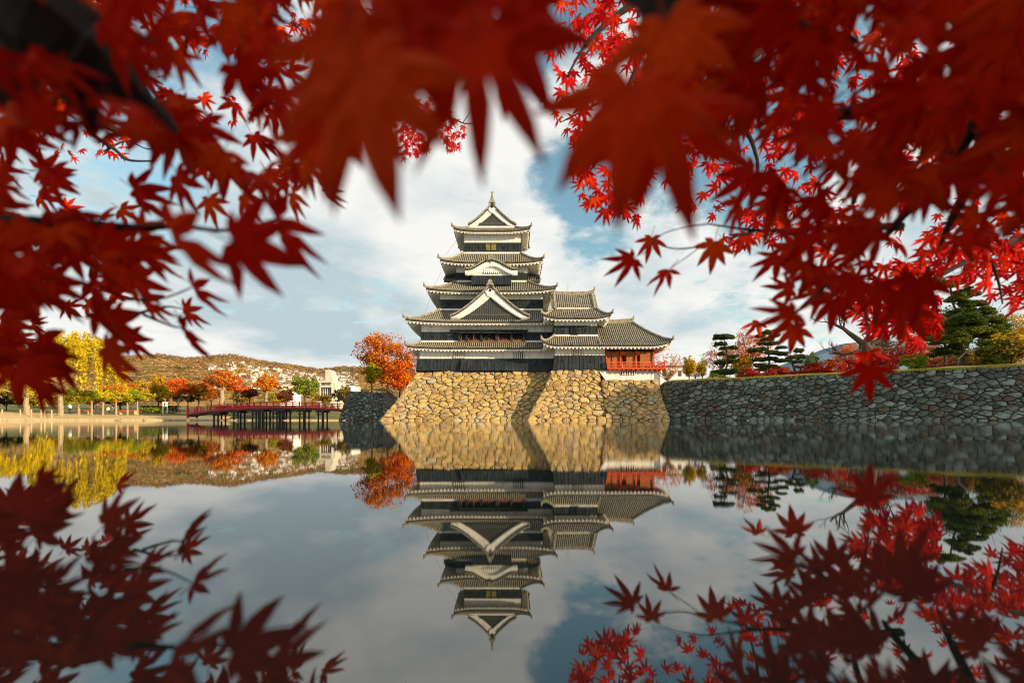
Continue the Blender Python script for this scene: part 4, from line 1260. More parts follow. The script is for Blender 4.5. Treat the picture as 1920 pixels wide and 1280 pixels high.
def tree(name, label, cat, x, ytop, ybase, w, d, mat, group=None, n=2600, clumps=26, leaf=.22, trunk='bark', crown_low=.30, r0=None, seed=None, mat2=None, flat=0.2, wide=1.0, shell=.5, nlimb=7, top_bias=0.0):
    flat = min(flat, .08)
    seed = seed if seed is not None else int(x * 7 + ytop * 3)
    g = np.random.default_rng(seed)
    b = P(x, ybase, d); t = P(x, ytop, d); H = t.z - b.z; rx = w / 2 / F * d
    low = b.z + H * crown_low
    cc = Vector((b.x, d, (low + t.z) / 2)); cr = (rx, rx * .8 * wide, (t.z - low) / 2)
    root = thing(name, label, cat, b, group)
    tm = MB(); limbs(tm, b, (b.x, d, low + cr[2] * .35), r0 or H * .022, cc, cr, seed, nlimb)
    tm.build('trunk', M[trunk], root)
    pts = []; clumps = int(clumps * 1.6)
    for k in range(clumps):
        dd = g.normal(size=3); dd /= np.linalg.norm(dd)
        if dd[2] < 0: dd[2] *= .75
        rr = g.uniform(.35, .88)
        c = np.array(cc) + dd * rr * np.array(cr)
        q = g.uniform(.15, .31)
        pts.append(clump_points(g, c, np.array([cr[0] * q * 1.15, cr[1] * q, cr[2] * q * .7]), int(n / clumps), shell))
    pts = np.concatenate(pts)
    split = g.random(len(pts)) < .0
    me = cards_mesh('crown', pts, leaf * g.uniform(.6, 1.3, len(pts)), M[mat], flat, seed=seed)
    cr_o = link('crown', me, root)
    if mat2:
        extra = []
        for k in range(max(4, clumps // 4)):
            dd = g.normal(size=3); dd /= np.linalg.norm(dd)
            c = np.array(cc) + dd * g.uniform(.4, .8) * np.array(cr); q = g.uniform(.2, .34)
            extra.append(clump_points(g, c, np.array(cr) * q, int(n / clumps), shell))
        ex = np.concatenate(extra)
        link('crown', cards_mesh('crown', ex, leaf * g.uniform(.6, 1.3, len(ex)), M[mat2], flat, seed=seed + 1), root)
    return root

def willow(label, x, ytop, ybase, w, d, seed, strands=150, trunk_x=0):
    g = np.random.default_rng(seed); r = random.Random(seed)
    b = P(x + trunk_x, ybase, d); t = P(x, ytop, d); H = t.z - b.z; rx = w / 2 / F * d
    root = thing('willow_tree', label, 'tree', b, 'yellow weeping willows on the left bank')
    tm = MB(); cc = Vector((P(x, 0, d).x, d, b.z + H * .62))
    limbs(tm, b, Vector((b.x, d, b.z + H * .45)), .30, cc, (rx * .9, rx * .9, H * .34), seed, 9)
    tm.build('trunk', M['bark_pale'], root)
    pts = []
    for k in range(strands):
        a = g.uniform(0, 2 * np.pi); rr = np.sqrt(g.random()) * .98
        top_h = b.z + H * (.58 + .42 * np.sqrt(max(0, 1 - rr ** 2))) * g.uniform(.84, 1.0)
        ln = H * g.uniform(.12, .42) * (0.55 + .6 * rr)
        c = np.array([cc.x + math.cos(a) * rr * rx, d + math.sin(a) * rr * rx, top_h])
        m = int(ln / .14) + 4
        s = np.linspace(0, 1, m)
        st = np.stack([c[0] + math.cos(a) * .5 * np.sqrt(s) + g.normal(0, .07, m), c[1] + math.sin(a) * .5 * np.sqrt(s) + g.normal(0, .07, m), c[2] - ln * s], 1)
        pts.append(np.repeat(st, 2, 0) + g.normal(0, .10, (m * 2, 3)))
        pts.append(clump_points(g, c, (.5, .5, .4), 14, .2))
    pts = np.concatenate(pts)
    link('crown', cards_mesh('crown', pts, .20 * g.uniform(.6, 1.3, len(pts)), M['f_yellow'], 0, .4, .5, seed), root)
    return root

willow('tall yellow weeping willow standing by the path on the left bank', 148, 622, 776, 132, 70, 3, 230, -34)
willow('lower yellow weeping willow at the left edge of the photo', 26, 682, 777, 104, 63, 4, 120, 26)
tree('dark_tree', 'small dark evergreen tree beneath the left edge willow', 'tree', 12, 732, 777, 62, 74, 'f_darkgreen', crown_low=.25, leaf=.2)
umb_g = 'flat-topped yellow-green trees in a row along the path'
for k, (x, d) in enumerate(((148, 78), (172, 82), (193, 86), (218, 90), (239, 95), (258, 101))):
    ordn = ('first', 'second', 'third', 'fourth', 'fifth', 'sixth')[k]
    tree('flat_topped_tree', ordn + ' flat-topped yellow-green tree of the row, counted from the tall willow', 'tree', x, 733 - (k % 2) * 3, 774 - k * .6, 54, d, ('f_ygreen', 'f_green', 'f_ygreen')[k % 3], umb_g, n=2600, clumps=26, leaf=.22, trunk='bark_pale', crown_low=.42, r0=.15, flat=.4, seed=60 + k, mat2='f_gold' if k % 2 else 'f_ygreen')
tree('pine_tree', 'golden layered tree left of the white notice board', 'tree', 262, 708, 768, 40, 112, 'f_gold', n=2200, leaf=.2, crown_low=.35, flat=.6)
tree('pine_tree', 'tall golden-green layered tree behind the white notice board', 'tree', 296, 698, 767, 40, 116, 'f_gold', n=2400, leaf=.22, crown_low=.12, flat=.6, mat2='f_ygreen')
tree('maple_tree_far', 'salmon red maple glimpsed between the willow and the golden trees', 'tree', 226, 712, 770, 66, 125, 'f_redorange', n=1800, leaf=.24, crown_low=.4, flat=.5)
tree('cherry_tree', 'orange-red cherry tree right of the notice board', 'tree', 334, 706, 764, 52, 128, 'f_redorange', n=2200, leaf=.25, mat2='f_rust', crown_low=.3)
tree('cherry_tree', 'mixed olive and red cherry tree left of the big rust tree', 'tree', 372, 710, 764, 54, 131, 'f_rust', n=2300, leaf=.25, mat2='f_ygreen', crown_low=.3)
tree('zelkova_tree', 'big rust-brown tree with pale leaning trunk at the bridge end', 'tree', 416, 688, 758, 62, 122, 'f_rust', n=3400, leaf=.26, trunk='bark_pale', crown_low=.28, r0=.55, mat2='f_orange')
tree('cherry_tree', 'low scarlet cherry tree just right of the rust tree', 'tree', 444, 708, 757, 52, 127, 'f_redorange', n=2000, leaf=.25, crown_low=.35)
tree('cherry_tree', 'dull plum-coloured tree between the rust tree and the orange tree', 'tree', 468, 724, 757, 40, 134, 'f_plum', n=1600, leaf=.26, crown_low=.2)
tree('zelkova_tree', 'round bright orange tree behind the middle of the bridge', 'tree', 500, 695, 756, 60, 130, 'f_orange', n=3400, leaf=.26, trunk='bark_pale', crown_low=.24, r0=.4)
tree('round_bush', 'russet bush between the round orange tree and the green tree', 'bush', 535, 728, 757, 36, 129, 'f_plum', n=1500, leaf=.24, crown_low=.0, mat2='f_rust')
tree('camphor_tree', 'broad bright green tree left of the concrete building', 'tree', 571, 701, 757, 60, 130, 'f_green', n=3600, leaf=.26, crown_low=.08, flat=.3)
tree('young_tree', 'small olive tree right of the concrete building', 'tree', 647, 718, 757, 22, 125, 'f_olive', n=900, leaf=.22, crown_low=.2)
tree('young_tree', 'dark green shrub tree beside the stone abutment', 'tree', 633, 726, 758, 24, 132, 'f_darkgreen', n=900, leaf=.22, crown_low=.0)
for k, (x, w, mt, lb) in enumerate(((300, 70, 'f_darkgreen', 'dark clipped hedge under the cherry trees'), (283, 34, 'f_green', 'bright green low hedge beside the path'), (480, 150, 'f_darkgreen', 'dark hedge on the far bank behind the bridge'), (590, 90, 'f_olive', 'olive hedge below the concrete building'))):
    d = (118, 104, 121, 122)[k]; a = P(x, 764 if k != 1 else 766, d); wd = w / F * d
    g = np.random.default_rng(90 + k); n = int(wd * 130)
    hh = 2.0 if k != 1 else .9
    c = np.stack([a.x + (g.random(n) - .5) * wd, d + (g.random(n) - .5) * 2, a.z - hh * .75 + hh * g.random(n) ** .6], 1)
    o = link('hedge', cards_mesh('hedge', c, .2 * g.uniform(.6, 1.3, n), M[mt], .2, seed=k), None); o.location = (0, 0, 0)
    tag(o, lb, 'hedge')
for k, (x, yt, yb, w, d, m_, lb) in enumerate(((70, 728, 772, 80, 112, 'f_olive', 'olive tree deep behind the left willows'), (118, 722, 770, 70, 120, 'f_green', 'green tree behind the tall yellow willow'),
    (175, 720, 769, 70, 128, 'f_rust', 'rust tree behind the row of flat-topped trees'), (212, 728, 769, 60, 124, 'f_darkgreen', 'dark evergreen behind the row of flat-topped trees'), (246, 724, 767, 60, 134, 'f_ygreen', 'yellow-green tree behind the golden layered tree'),
    (312, 716, 765, 56, 140, 'f_olive', 'olive tree behind the notice board'), (352, 722, 763, 60, 142, 'f_darkgreen', 'dark evergreen between the cherry trees'), (396, 716, 761, 50, 140, 'f_rust', 'brown tree behind the pale-trunked rust tree'),
    (455, 728, 760, 60, 146, 'f_olive', 'olive tree low behind the scarlet cherry'), (522, 732, 760, 50, 146, 'f_ygreen', 'yellow-green tree behind the russet bush'), (606, 738, 760, 44, 142, 'f_olive', 'olive shrub tree before the concrete building'), (652, 732, 760, 40, 150, 'f_plum', 'russet tree left of the stone abutment'))):
    tree('broadleaf_tree', lb, 'tree', x, yt, yb, w, d, m_, 'trees in the belt behind the left bank', n=1700, clumps=20, leaf=.30, crown_low=.05, seed=500 + k)
# by the castle
tree('maple_tree_far', 'large orange autumn tree directly left of the castle keep', 'tree', 728, 618, 746, 128, 100, 'f_rust', n=7000, clumps=46, leaf=.26, crown_low=.12, mat2='f_orange', nlimb=12)
tree('maple_tree_far', 'bright red-orange maple in front of the large orange tree', 'tree', 750, 678, 747, 78, 94, 'f_redorange', n=3000, leaf=.24, crown_low=.08, mat2='f_orange')
tree('round_bush', 'yellow-green young tree above the stone abutment', 'tree', 697, 676, 740, 40, 92, 'f_ygreen', n=2000, leaf=.2, crown_low=.2)

# right-hand plateau
def pad_tree(name, label, pads, trunk, d, scale_x, x0, y0, zs, mat='f_pine', r0=.16, seed=1, dens=1.0, leafs=.10, topmat='f_pinelit', rough=.9):
    """cloud-pruned pine: flat needle pads (pixel boxes) on a bent trunk"""
    g = np.random.default_rng(seed)
    def q(zx, zy, dd=0): return P(x0 + zx / zs, y0 + zy / zs, d + dd)
    root = thing(name, label, 'pine tree', q(*trunk[0]), None)
    tm = MB(); n = len(trunk)
    tm.tube([q(*trunk[0]) - Vector((0, 0, .8))] + [q(*p) for p in trunk], [r0 * 1.2] + [r0 * (1 - .75 * k / n) for k in range(n)], 7)
    for (cx, cyy, w, h) in pads:
        near = min(trunk, key=lambda p: (p[0] - cx) ** 2 + 2.2 * (p[1] - cyy - 40) ** 2)
        a = q(*near); b_ = q(cx, cyy + h * .2)
        tm.tube([a, a.lerp(b_, .5) + Vector((0, 0, -.06)), b_], [r0 * .35, r0 * .28, r0 * .12], 5)
    tm.build('trunk', M['bark'], root)
    for (cx, cyy, w, h) in pads:
        c = q(cx, cyy, g.uniform(-.4, .4)); rx = w / zs / 2 / F * d; rz = h / zs / 2 / F * d
        m = int(900 * dens * (rx ** 1.4) * 1.6) + 160
        pts = clump_points(g, c, (rx * .85, rx * .8, rz * 1.0), m, .6, .35)
        # lumpy outline
        sub = [pts]
        for _ in range(9):
            a = g.uniform(0, 6.28); k_ = g.uniform(.18, .42); cc = np.array([c.x + math.cos(a) * rx * .8, c.y + math.sin(a) * rx * .6, c.z + g.uniform(-.6, .7) * rz * rough])
            sub.append(clump_points(g, cc, (rx * k_, rx * k_, rz * g.uniform(.4, .8)), m // 7, .5, .4))
        pts = np.concatenate(sub)
        link('needle_pad', cards_mesh('needle_pad', pts, leafs * g.uniform(.6, 1.4, len(pts)), M[mat if g.random() < .8 else topmat], 0, .34, 0, seed + int(cx)), root)
    return root
Z4 = 6.4
pad_tree('topiary_pine', 'cloud-pruned dark pine on the wall nearest the pavilion', [(870, 205, 260, 75), (830, 290, 150, 55), (880, 340, 110, 45), (985, 330, 130, 45), (845, 410, 110, 50), (990, 440, 125, 52), (840, 515, 150, 70), (995, 500, 130, 52), (880, 630, 300, 95)],
         [(880, 735), (890, 640), (925, 520), (920, 420), (900, 340), (880, 230)], 62, 1, 1220, 600, Z4, seed=5)
pad_tree('topiary_pine', 'broader cloud-pruned dark pine, second from the pavilion', [(1410, 150, 150, 60), (1310, 190, 120, 42), (1490, 190, 130, 45), (1400, 232, 150, 50), (1330, 278, 130, 40), (1455, 285, 160, 50), (1260, 365, 170, 60), (1345, 350, 130, 40), (1440, 390, 160, 60), (1310, 475, 160, 60), (1425, 470, 180, 60), (1545, 490, 130, 52), (1320, 550, 150, 70), (1440, 560, 200, 60), (1580, 410, 130, 60), (1380, 590, 250, 52), (1560, 330, 130, 40)],
         [(1420, 715), (1430, 640), (1425, 520), (1415, 400), (1405, 280), (1410, 170)], 58, 1, 1220, 600, Z4, seed=6)
pad_tree('topiary_pine', 'slender young pine with leaning grey trunk beside the red shrubs', [(1770, 370, 120, 60), (1800, 440, 130, 64), (1690, 450, 120, 54), (1640, 480, 90, 44), (1760, 500, 110, 40)],
         [(1750, 705), (1735, 620), (1700, 520), (1695, 440), (1750, 390)], 56, 1, 1220, 600, Z4, seed=7, mat='f_pinelit')
Z5 = 4.571
pad_tree('pine_tree', 'tall spreading pine with dark trunks on the right of the wall', [(1270, 60, 220, 70), (1420, 140, 190, 66), (1340, 190, 180, 60), (1480, 230, 220, 60), (1400, 310, 260, 60), (1540, 300, 220, 60), (1380, 390, 340, 80), (1600, 370, 260, 70), (1200, 520, 220, 60), (1420, 470, 420, 100), (1580, 470, 300, 80), (1300, 540, 260, 80), (1700, 440, 160, 60)],
         [(1390, 790), (1395, 640), (1380, 520), (1370, 380), (1310, 220), (1290, 90)], 53, 1, 1500, 520, Z5, seed=8, r0=.22, mat='f_pinelit', topmat='f_pine', leafs=.13, dens=.7, rough=1.5)
pad_tree('pine_tree', 'dark bushy pine with slanting trunk left of the tall pine', [(1250, 540, 230, 70), (1180, 500, 150, 50), (1330, 600, 160, 60), (1260, 640, 200, 60)],
         [(1235, 800), (1245, 700), (1240, 600), (1250, 520)], 56, 1, 1500, 520, Z5, seed=9, r0=.17, leafs=.12, dens=.7, rough=1.5)
pad_tree('pine_tree', 'pinkish-trunked low pine right of the tall pine', [(1700, 580, 260, 90), (1780, 640, 240, 80), (1620, 620, 180, 80), (1690, 690, 240, 90), (1830, 590, 160, 60)],
         [(1345, 790), (1350, 700), (1420, 640), (1560, 610), (1700, 600)], 50, 1, 1500, 520, Z5, seed=10, r0=.14, mat='f_pinelit', leafs=.12, rough=1.6)
tree('olive_tree', 'olive-brown tree mass at the right edge of the wall', 'tree', 1895, 616, 696, 110, 50, 'f_olive', n=4200, leaf=.15, crown_low=.0, mat2='f_gold')
tree('olive_tree', 'dark olive shrubbery under the tall right-hand pine', 'bush', 1836, 652, 697, 130, 57, 'f_olive', n=3800, leaf=.14, crown_low=.0, mat2='f_darkgreen')
tree('pine_tree', 'dense dark pine crown behind the tall right-hand pine', 'pine tree', 1806, 568, 700, 150, 66, 'f_pine', n=6000, clumps=44, leaf=.17, crown_low=.25, mat2='f_pinelit')
tree('gold_maple', 'amber tree high behind the pines at the right edge', 'tree', 1900, 586, 698, 90, 72, 'f_gold', n=4200, clumps=36, leaf=.17, crown_low=.1, mat2='f_olive')
tree('round_bush', 'rounded green bush between the gnarled tree and the pine', 'bush', 1711, 660, 704, 54, 54, 'f_green', n=3000, clumps=22, leaf=.11, crown_low=.0)
tree('pink_maple', 'salmon pink low maple behind the slanting dark trunk', 'tree', 1762, 664, 702, 72, 60, 'f_pink', n=2200, leaf=.12, crown_low=.1)
tree('pink_maple', 'tall sparse salmon maple between the two cloud-pruned pines', 'tree', 1408, 612, 712, 74, 68, 'f_pink', n=2600, leaf=.13, crown_low=.2, mat2='f_redorange', nlimb=12, shell=.3)
tree('pink_maple', 'sparse pink maple behind the pine nearest the pavilion', 'tree', 1352, 640, 712, 76, 70, 'f_pink', n=1700, leaf=.13, crown_low=.15, mat2='f_orange', nlimb=12, shell=.3)
tree('gold_maple', 'golden orange maple between the pruned pines', 'tree', 1392, 664, 714, 52, 64, 'f_gold', n=2200, leaf=.13, crown_low=.05, mat2='f_orange')
tree('bare_tree', 'nearly bare orange tree directly right of the pavilion', 'tree', 1252, 650, 738, 74, 84, 'f_orange', n=900, leaf=.13, crown_low=.2, nlimb=18, trunk='bark_pale', shell=.2)
tree('conifer', 'yellow-green conifer right of the bare orange tree', 'tree', 1292, 662, 716, 30, 80, 'f_gold', n=1700, leaf=.14, crown_low=.0, mat2='f_ygreen')
tree('conifer', 'thin pale green conifer left of the nearest pruned pine', 'tree', 1317, 669, 715, 22, 78, 'f_ygreen', n=900, leaf=.14, crown_low=.05)
tree('round_bush', 'low yellow-green bush at the foot of the nearest pruned pine', 'bush', 1345, 698, 718, 50, 61, 'f_ygreen', n=1500, leaf=.09, crown_low=.0)
tree('round_bush', 'small scarlet shrub in the gap between pavilion base and moat wall', 'bush', 1249, 726, 741, 12, 66, 'f_redorange', n=700, leaf=.08, crown_low=.0)
for k, (x, yt, w, d, m_, lb) in enumerate(((1408, 690, 62, 57, 'f_red', 'dark red clipped shrub behind the second pruned pine'), (1462, 686, 62, 56, 'f_red', 'dark red clipped shrub left of the leaning young pine'), (1512, 672, 66, 57, 'f_red', 'crimson shrub right of the leaning young pine'), (1556, 668, 62, 56, 'f_red', 'crimson shrub below the blue mountain'),
                                           (1602, 664, 70, 57, 'f_red', 'deep red shrub left of the gnarled bare tree'), (1655, 662, 66, 59, 'f_red', 'deep red shrub right of the gnarled bare tree'))):
    tree('red_shrub', lb, 'bush', x, yt, 716 - k * .8, w, d, m_, 'red shrubs along the top of the wall', n=2800, clumps=26, leaf=.10, crown_low=.0, seed=300 + k, mat2='f_redorange' if k in (1, 3) else None)

tree('pink_maple', 'pink-orange maple behind the shrubs under the blue mountain', 'tree', 1588, 640, 708, 60, 66, 'f_pink', n=2000, leaf=.13, crown_low=.15, mat2='f_redorange', shell=.3, nlimb=12)
tree('broadleaf_tree', 'small fresh green tree right of the leaning young pine', 'tree', 1520, 656, 712, 34, 68, 'f_green', n=1500, leaf=.13, crown_low=.05)
tree('red_maple', 'dark red spreading maple behind the gnarled bare tree', 'tree', 1672, 636, 706, 110, 63, 'f_red', n=3800, clumps=34, leaf=.13, crown_low=.15, mat2='f_plum', nlimb=12)
tree('pink_maple', 'rosy maple left of the tall spreading pine', 'tree', 1736, 640, 704, 76, 67, 'f_pink', n=2400, clumps=30, leaf=.13, crown_low=.15, mat2='f_red', nlimb=12, shell=.3)
tree('broadleaf_tree', 'dark evergreen filling the gap under the tall pine', 'tree', 1768, 650, 702, 90, 62, 'f_darkgreen', n=3000, clumps=30, leaf=.14, crown_low=.0, mat2='f_pine')
tree('broadleaf_tree', 'small orange tree between the two conifers right of the pavilion', 'tree', 1304, 676, 716, 40, 86, 'f_orange', n=1300, leaf=.15, crown_low=.05)
for k, (X, Y, hh, w, lb) in enumerate(((77, 22.5, 17, 9, 'tall evergreen on the wall beyond the right edge, casting shade on the turret base'), (85, 21, 18.5, 10, 'taller evergreen beyond the right edge behind the first one'), (69, 27, 13.5, 8, 'shorter evergreen beyond the right edge nearest the frame'))):
    pxx = 960 + X / Y * F; tree('evergreen_tree', lb, 'tree', pxx, HOR - (5.2 + hh) / Y * F, HOR - 5.2 / Y * F, w / Y * F, Y, 'f_darkgreen', n=5200, clumps=40, leaf=.34, crown_low=.05, seed=700 + k)
tag(link('edge_grass', cards_mesh('edge_grass', EDGE_GRASS, .13 * gg.uniform(.5, 1.4, len(EDGE_GRASS)), M['f_ygreen'], 0, .16, .35, 5)), kind='stuff')

# gnarled bare tree
def q5(zx, zy, dd=0): return P(1500 + zx / Z5, 520 + zy / Z5, 52 + dd)
gn = thing('gnarled_tree', 'gnarled bare dark tree with twisted mossy limbs on the wall', 'tree', q5(590, 840))
tm = MB()
tm.tube([q5(580, 880), q5(590, 800), q5(575, 700), q5(570, 620), q5(540, 560)], [1.0, .85, .78, .7, .4], 9)
r_ = random.Random(17)
def bough(p, d_, ln, rad, depth):
    pts = [p]; rr = [rad]; cur = Vector(p); dv = Vector(d_).normalized()
    n = 5
    for k in range(n):
        dv = (dv + Vector((r_.uniform(-.45, .45), r_.uniform(-.4, .4), r_.uniform(-.32, .5)))).normalized()
        cur = cur + dv * ln / n; pts.append(cur.copy()); rr.append(rad * (1 - .75 * (k + 1) / n))
    tm.tube(pts, rr, 6 if depth < 2 else 4)
    if depth < 3:
        for k in range(4 if depth < 2 else 3):
            i = r_.randint(1, n - 1)
            bough(pts[i], (dv + Vector((r_.uniform(-1, 1), r_.uniform(-.6, .6), r_.uniform(-.2, 1.1)))), ln * r_.uniform(.4, .65), rr[i] * .6, depth + 1)
for st, dr, ln, rad in ((q5(545, 570), (-1, 0, .45), 4.6, .34), (q5(600, 640), (1, .1, .45), 5.4, .40), (q5(560, 580), (.2, 0, 1), 3.2, .26), (q5(570, 620), (-.9, -.3, .15), 4.0, .24), (q5(620, 620), (.9, .3, .15), 4.4, .26), (q5(590, 600), (.5, .2, .8), 3.6, .24)):
    bough(st, dr, ln, rad, 0)
tm.build('trunk', M['bark'], gn)
g = np.random.default_rng(44)
pts = np.concatenate([clump_points(g, q5(*c), (.9, .6, .35), 120, .2) for c in ((520, 600), (640, 560), (800, 500), (560, 470))])
tag(link('moss_tufts', cards_mesh('moss_tufts', pts, .08 * g.uniform(.6, 1.4, len(pts)), M['f_olive'], 0, .3, 0, 3), gn), kind='stuff')

# forest on the far hills: one mass of crowns
g = np.random.default_rng(8); cen = []
for k in range(5600):
    x = g.uniform(120, 1000); d = 470 + 1040 * g.random() ** .6
    z = hill_z(x, d); yy = HOR - (z - CAMZ) / d * F
    town = 395 < x < 665 and yy > ridge_y(x) + 14
    if town and g.random() < .45: continue
    c = np.array([(x - 960) / F * d, d, z + 2.5]); s = 3.2
    s *= g.uniform(.7, 1.9); c[2] += s * .4
    cen.append(clump_points(g, c, (s * 1.25, s * 1.25, s), 12, .6, .2))
cen = np.concatenate(cen)
me = cards_mesh('hillside_forest', cen, 2.6 * g.uniform(.7, 1.2, len(cen)), leaf_mat('foliage_hill', FOL['forest'], .2, 'island', .011, .8, .05, .9), 1.6, .7, 0, 8)
tag(link('hillside_forest', me), kind='stuff')

# ------------------------------------------------------------------ small things on the left bank
def sign(label, x, y0, y1, w, d, mark):
    t = thing('notice_board', label, 'sign', P(x, 776, d)); a = P(x - w / 2, y1, d); b_ = P(x + w / 2, y0, d)
    m_ = MB(); m_.box(a.x, b_.x, d, d + .12, a.z, b_.z); m_.build('board', M['white_paint'], t)
    m_ = MB(); m_.box(a.x, a.x + .08, d + .02, d + .1, a.z - 1.6, a.z); m_.box(b_.x - .08, b_.x, d + .02, d + .1, a.z - 1.6, a.z); m_.build('post', M['wood_post'], t)
    m_ = MB(); cx = (a.x + b_.x) / 2; cz = (a.z + b_.z) / 2; u = (b_.x - a.x)
    if mark: m_.prism([(cx - u * .12, d - .02, cz - u * .45), (cx + u * .10, d - .02, cz - u * .45), (cx + u * .16, d - .02, cz + u * .05), (cx + u * .04, d - .02, cz + u * .42), (cx - u * .08, d - .02, cz + u * .34), (cx - u * .17, d - .02, cz + u * .02)], (0, .015, 0))
    else:
        m_.box(cx - u * .3, cx - u * .04, d - .02, d - .004, cz - u * .16, cz + u * .04); m_.box(cx + u * .06, cx + u * .3, d - .02, d - .004, cz - u * .1, cz + u * .1)
    m_.build('print', M['darkprint'], t)
M['darkprint'] = solid('printed_marks', [(.3, (.05, .10, .08)), (.7, (.08, .14, .11))], 2)
sign('tall white notice board with a dark figure beside the path', 309, 753, 762, 8.5, 98, True)
sign('small white sign on low posts at the water edge near the left willow', 48, 769, 777, 9, 63, False)
POSTN = ('first', 'second', 'third', 'fourth', 'fifth', 'sixth')
for k, x in enumerate((4, 38, 59, 77, 84, 97)):
    m_ = MB(); d = 58.5 + k * .8; a = P(x, 0, d); zb = .4
    m_.tube([(a.x, d, zb - .3), (a.x, d, 1.42), (a.x, d, 1.48)], [.08, .075, .04], 8)
    tag(m_.build('fence_post', M['wood_post']), 'short weathered wooden post on the path edge, ' + POSTN[k] + ' from the left', 'post', 'wooden posts along the path')
def bench(label, x0, x1, d):
    t = thing('red_bench', label, 'bench', P((x0 + x1) / 2, 776, d)); a = P(x0, 771, d); b_ = P(x1, 768.6, d)
    m_ = MB(); m_.box(a.x, b_.x, d, d + .9, b_.z - .12, b_.z); m_.box(a.x, b_.x, d - .02, d, a.z, b_.z - .02); m_.build('seat', M['cloth_red'], t)
    for xx in (a.x + .1, b_.x - .2):
        m_ = MB(); m_.box(xx, xx + .1, d + .1, d + .8, b_.z - 1.0, b_.z - .12); m_.build('leg', M['wood_post'], t)
bench('red cloth covered bench between the second and third flat-topped tree', 140, 165, 84)
bench('red cloth covered bench under the last flat-topped trees of the row', 222, 252, 98)

# people on the bank: one continuous body each
def person(label, x, ybase, d, coat, legs, seat=False, face=0.0):
    b = P(x, ybase, d); t = thing('person', label, 'person', b)
    me = bpy.data.meshes.new('body')
    if not seat:
        J = [(0, 0, .95, .15), (0, 0, 1.15, .15), (0, 0, 1.40, .17), (0, 0, 1.52, .065), (0, -.01, 1.60, .09), (0, 0, 1.70, .085),
             (.10, 0, .90, .10), (.11, .02, .50, .075), (.11, 0, .08, .05), (.12, -.16, .04, .05),
             (-.10, 0, .90, .10), (-.11, -.06, .50, .075), (-.11, .03, .08, .05), (-.12, -.13, .04, .05),
             (.21, 0, 1.38, .065), (.25, .02, 1.10, .05), (.24, -.08, .84, .038), (-.21, 0, 1.38, .065), (-.25, .02, 1.10, .05), (-.24, -.08, .84, .038)]
    else:
        J = [(0, 0, .55, .16), (0, .02, .78, .15), (0, 0, 1.0, .17), (0, 0, 1.12, .065), (0, -.02, 1.20, .09), (0, 0, 1.30, .085),
             (.10, -.1, .54, .10), (.12, -.45, .52, .075), (.12, -.45, .10, .05), (.12, -.6, .05, .05),
             (-.10, -.1, .54, .10), (-.12, -.45, .52, .075), (-.12, -.42, .10, .05), (-.12, -.58, .05, .05),
             (.21, 0, .98, .065), (.25, -.05, .75, .05), (.14, -.3, .64, .038), (-.21, 0, .98, .065), (-.25, -.05, .75, .05), (-.14, -.3, .64, .038)]
    E = [(0, 1), (1, 2), (2, 3), (3, 4), (4, 5), (0, 6), (6, 7), (7, 8), (8, 9), (0, 10), (10, 11), (11, 12), (12, 13), (2, 14), (14, 15), (15, 16), (2, 17), (17, 18), (18, 19)]
    ca, sa = math.cos(face), math.sin(face)
    me.from_pydata([(x_ * ca - y_ * sa, x_ * sa + y_ * ca, z_) for x_, y_, z_, _ in J], E, [])
    o = bpy.data.objects.new('body', me); COL.objects.link(o); o.parent = t
    o.modifiers.new('skin', 'SKIN'); o.modifiers.new('sub', 'SUBSURF').levels = 1
    for v, (_, _, _, rad) in zip(me.skin_vertices[0].data, J): v.radius = (rad, rad)
    me.skin_vertices[0].data[0].use_root = True
    m, nt = new_mat('clothes'); out = nt.nodes.new('ShaderNodeOutputMaterial'); bs = nt.nodes.new('ShaderNodeBsdfPrincipled'); bs.inputs['Roughness'].default_value = .9
    nt.links.new(bs.outputs[0], out.inputs[0])
    tc = nt.nodes.new('ShaderNodeTexCoord'); sp = nt.nodes.new('ShaderNodeSeparateXYZ'); nt.links.new(tc.outputs['Object'], sp.inputs[0])
    mr = nt.nodes.new('ShaderNodeMapRange'); mr.inputs['From Max'].default_value = 1.8; nt.links.new(sp.outputs[2], mr.inputs['Value'])
    hip, nk = ((.53, .845) if not seat else (.33, .63))
    rp = nt.nodes.new('ShaderNodeValToRGB'); rp.color_ramp.interpolation = 'CONSTANT'
    while len(rp.color_ramp.elements) < 4: rp.color_ramp.elements.new(.5)
    for e, (p_, c_) in zip(rp.color_ramp.elements, ((0, legs), (hip, coat), (nk, (.55, .33, .22)), (nk + .09, (.02, .015, .012)))): e.position = p_; e.color = (*c_, 1)
    nt.links.new(mr.outputs[0], rp.inputs[0]); nt.links.new(rp.outputs[0], bs.inputs['Base Color']); me.materials.append(m)
person('standing person in a white top and dark trousers by the willow trunk', 131, 776, 74, (.7, .68, .64), (.04, .04, .05))
person('person in a dark jacket standing under the third tree of the row', 183, 775, 83, (.05, .05, .06), (.06, .06, .08), False, .6)
person('seated person in a pale coat under the fourth tree of the row', 203, 774.5, 88, (.6, .55, .45), (.10, .09, .10), True, .3)
person('person in grey sitting beside the fourth tree of the row', 211, 774.5, 89, (.18, .17, .18), (.05, .05, .07), True, -.4)
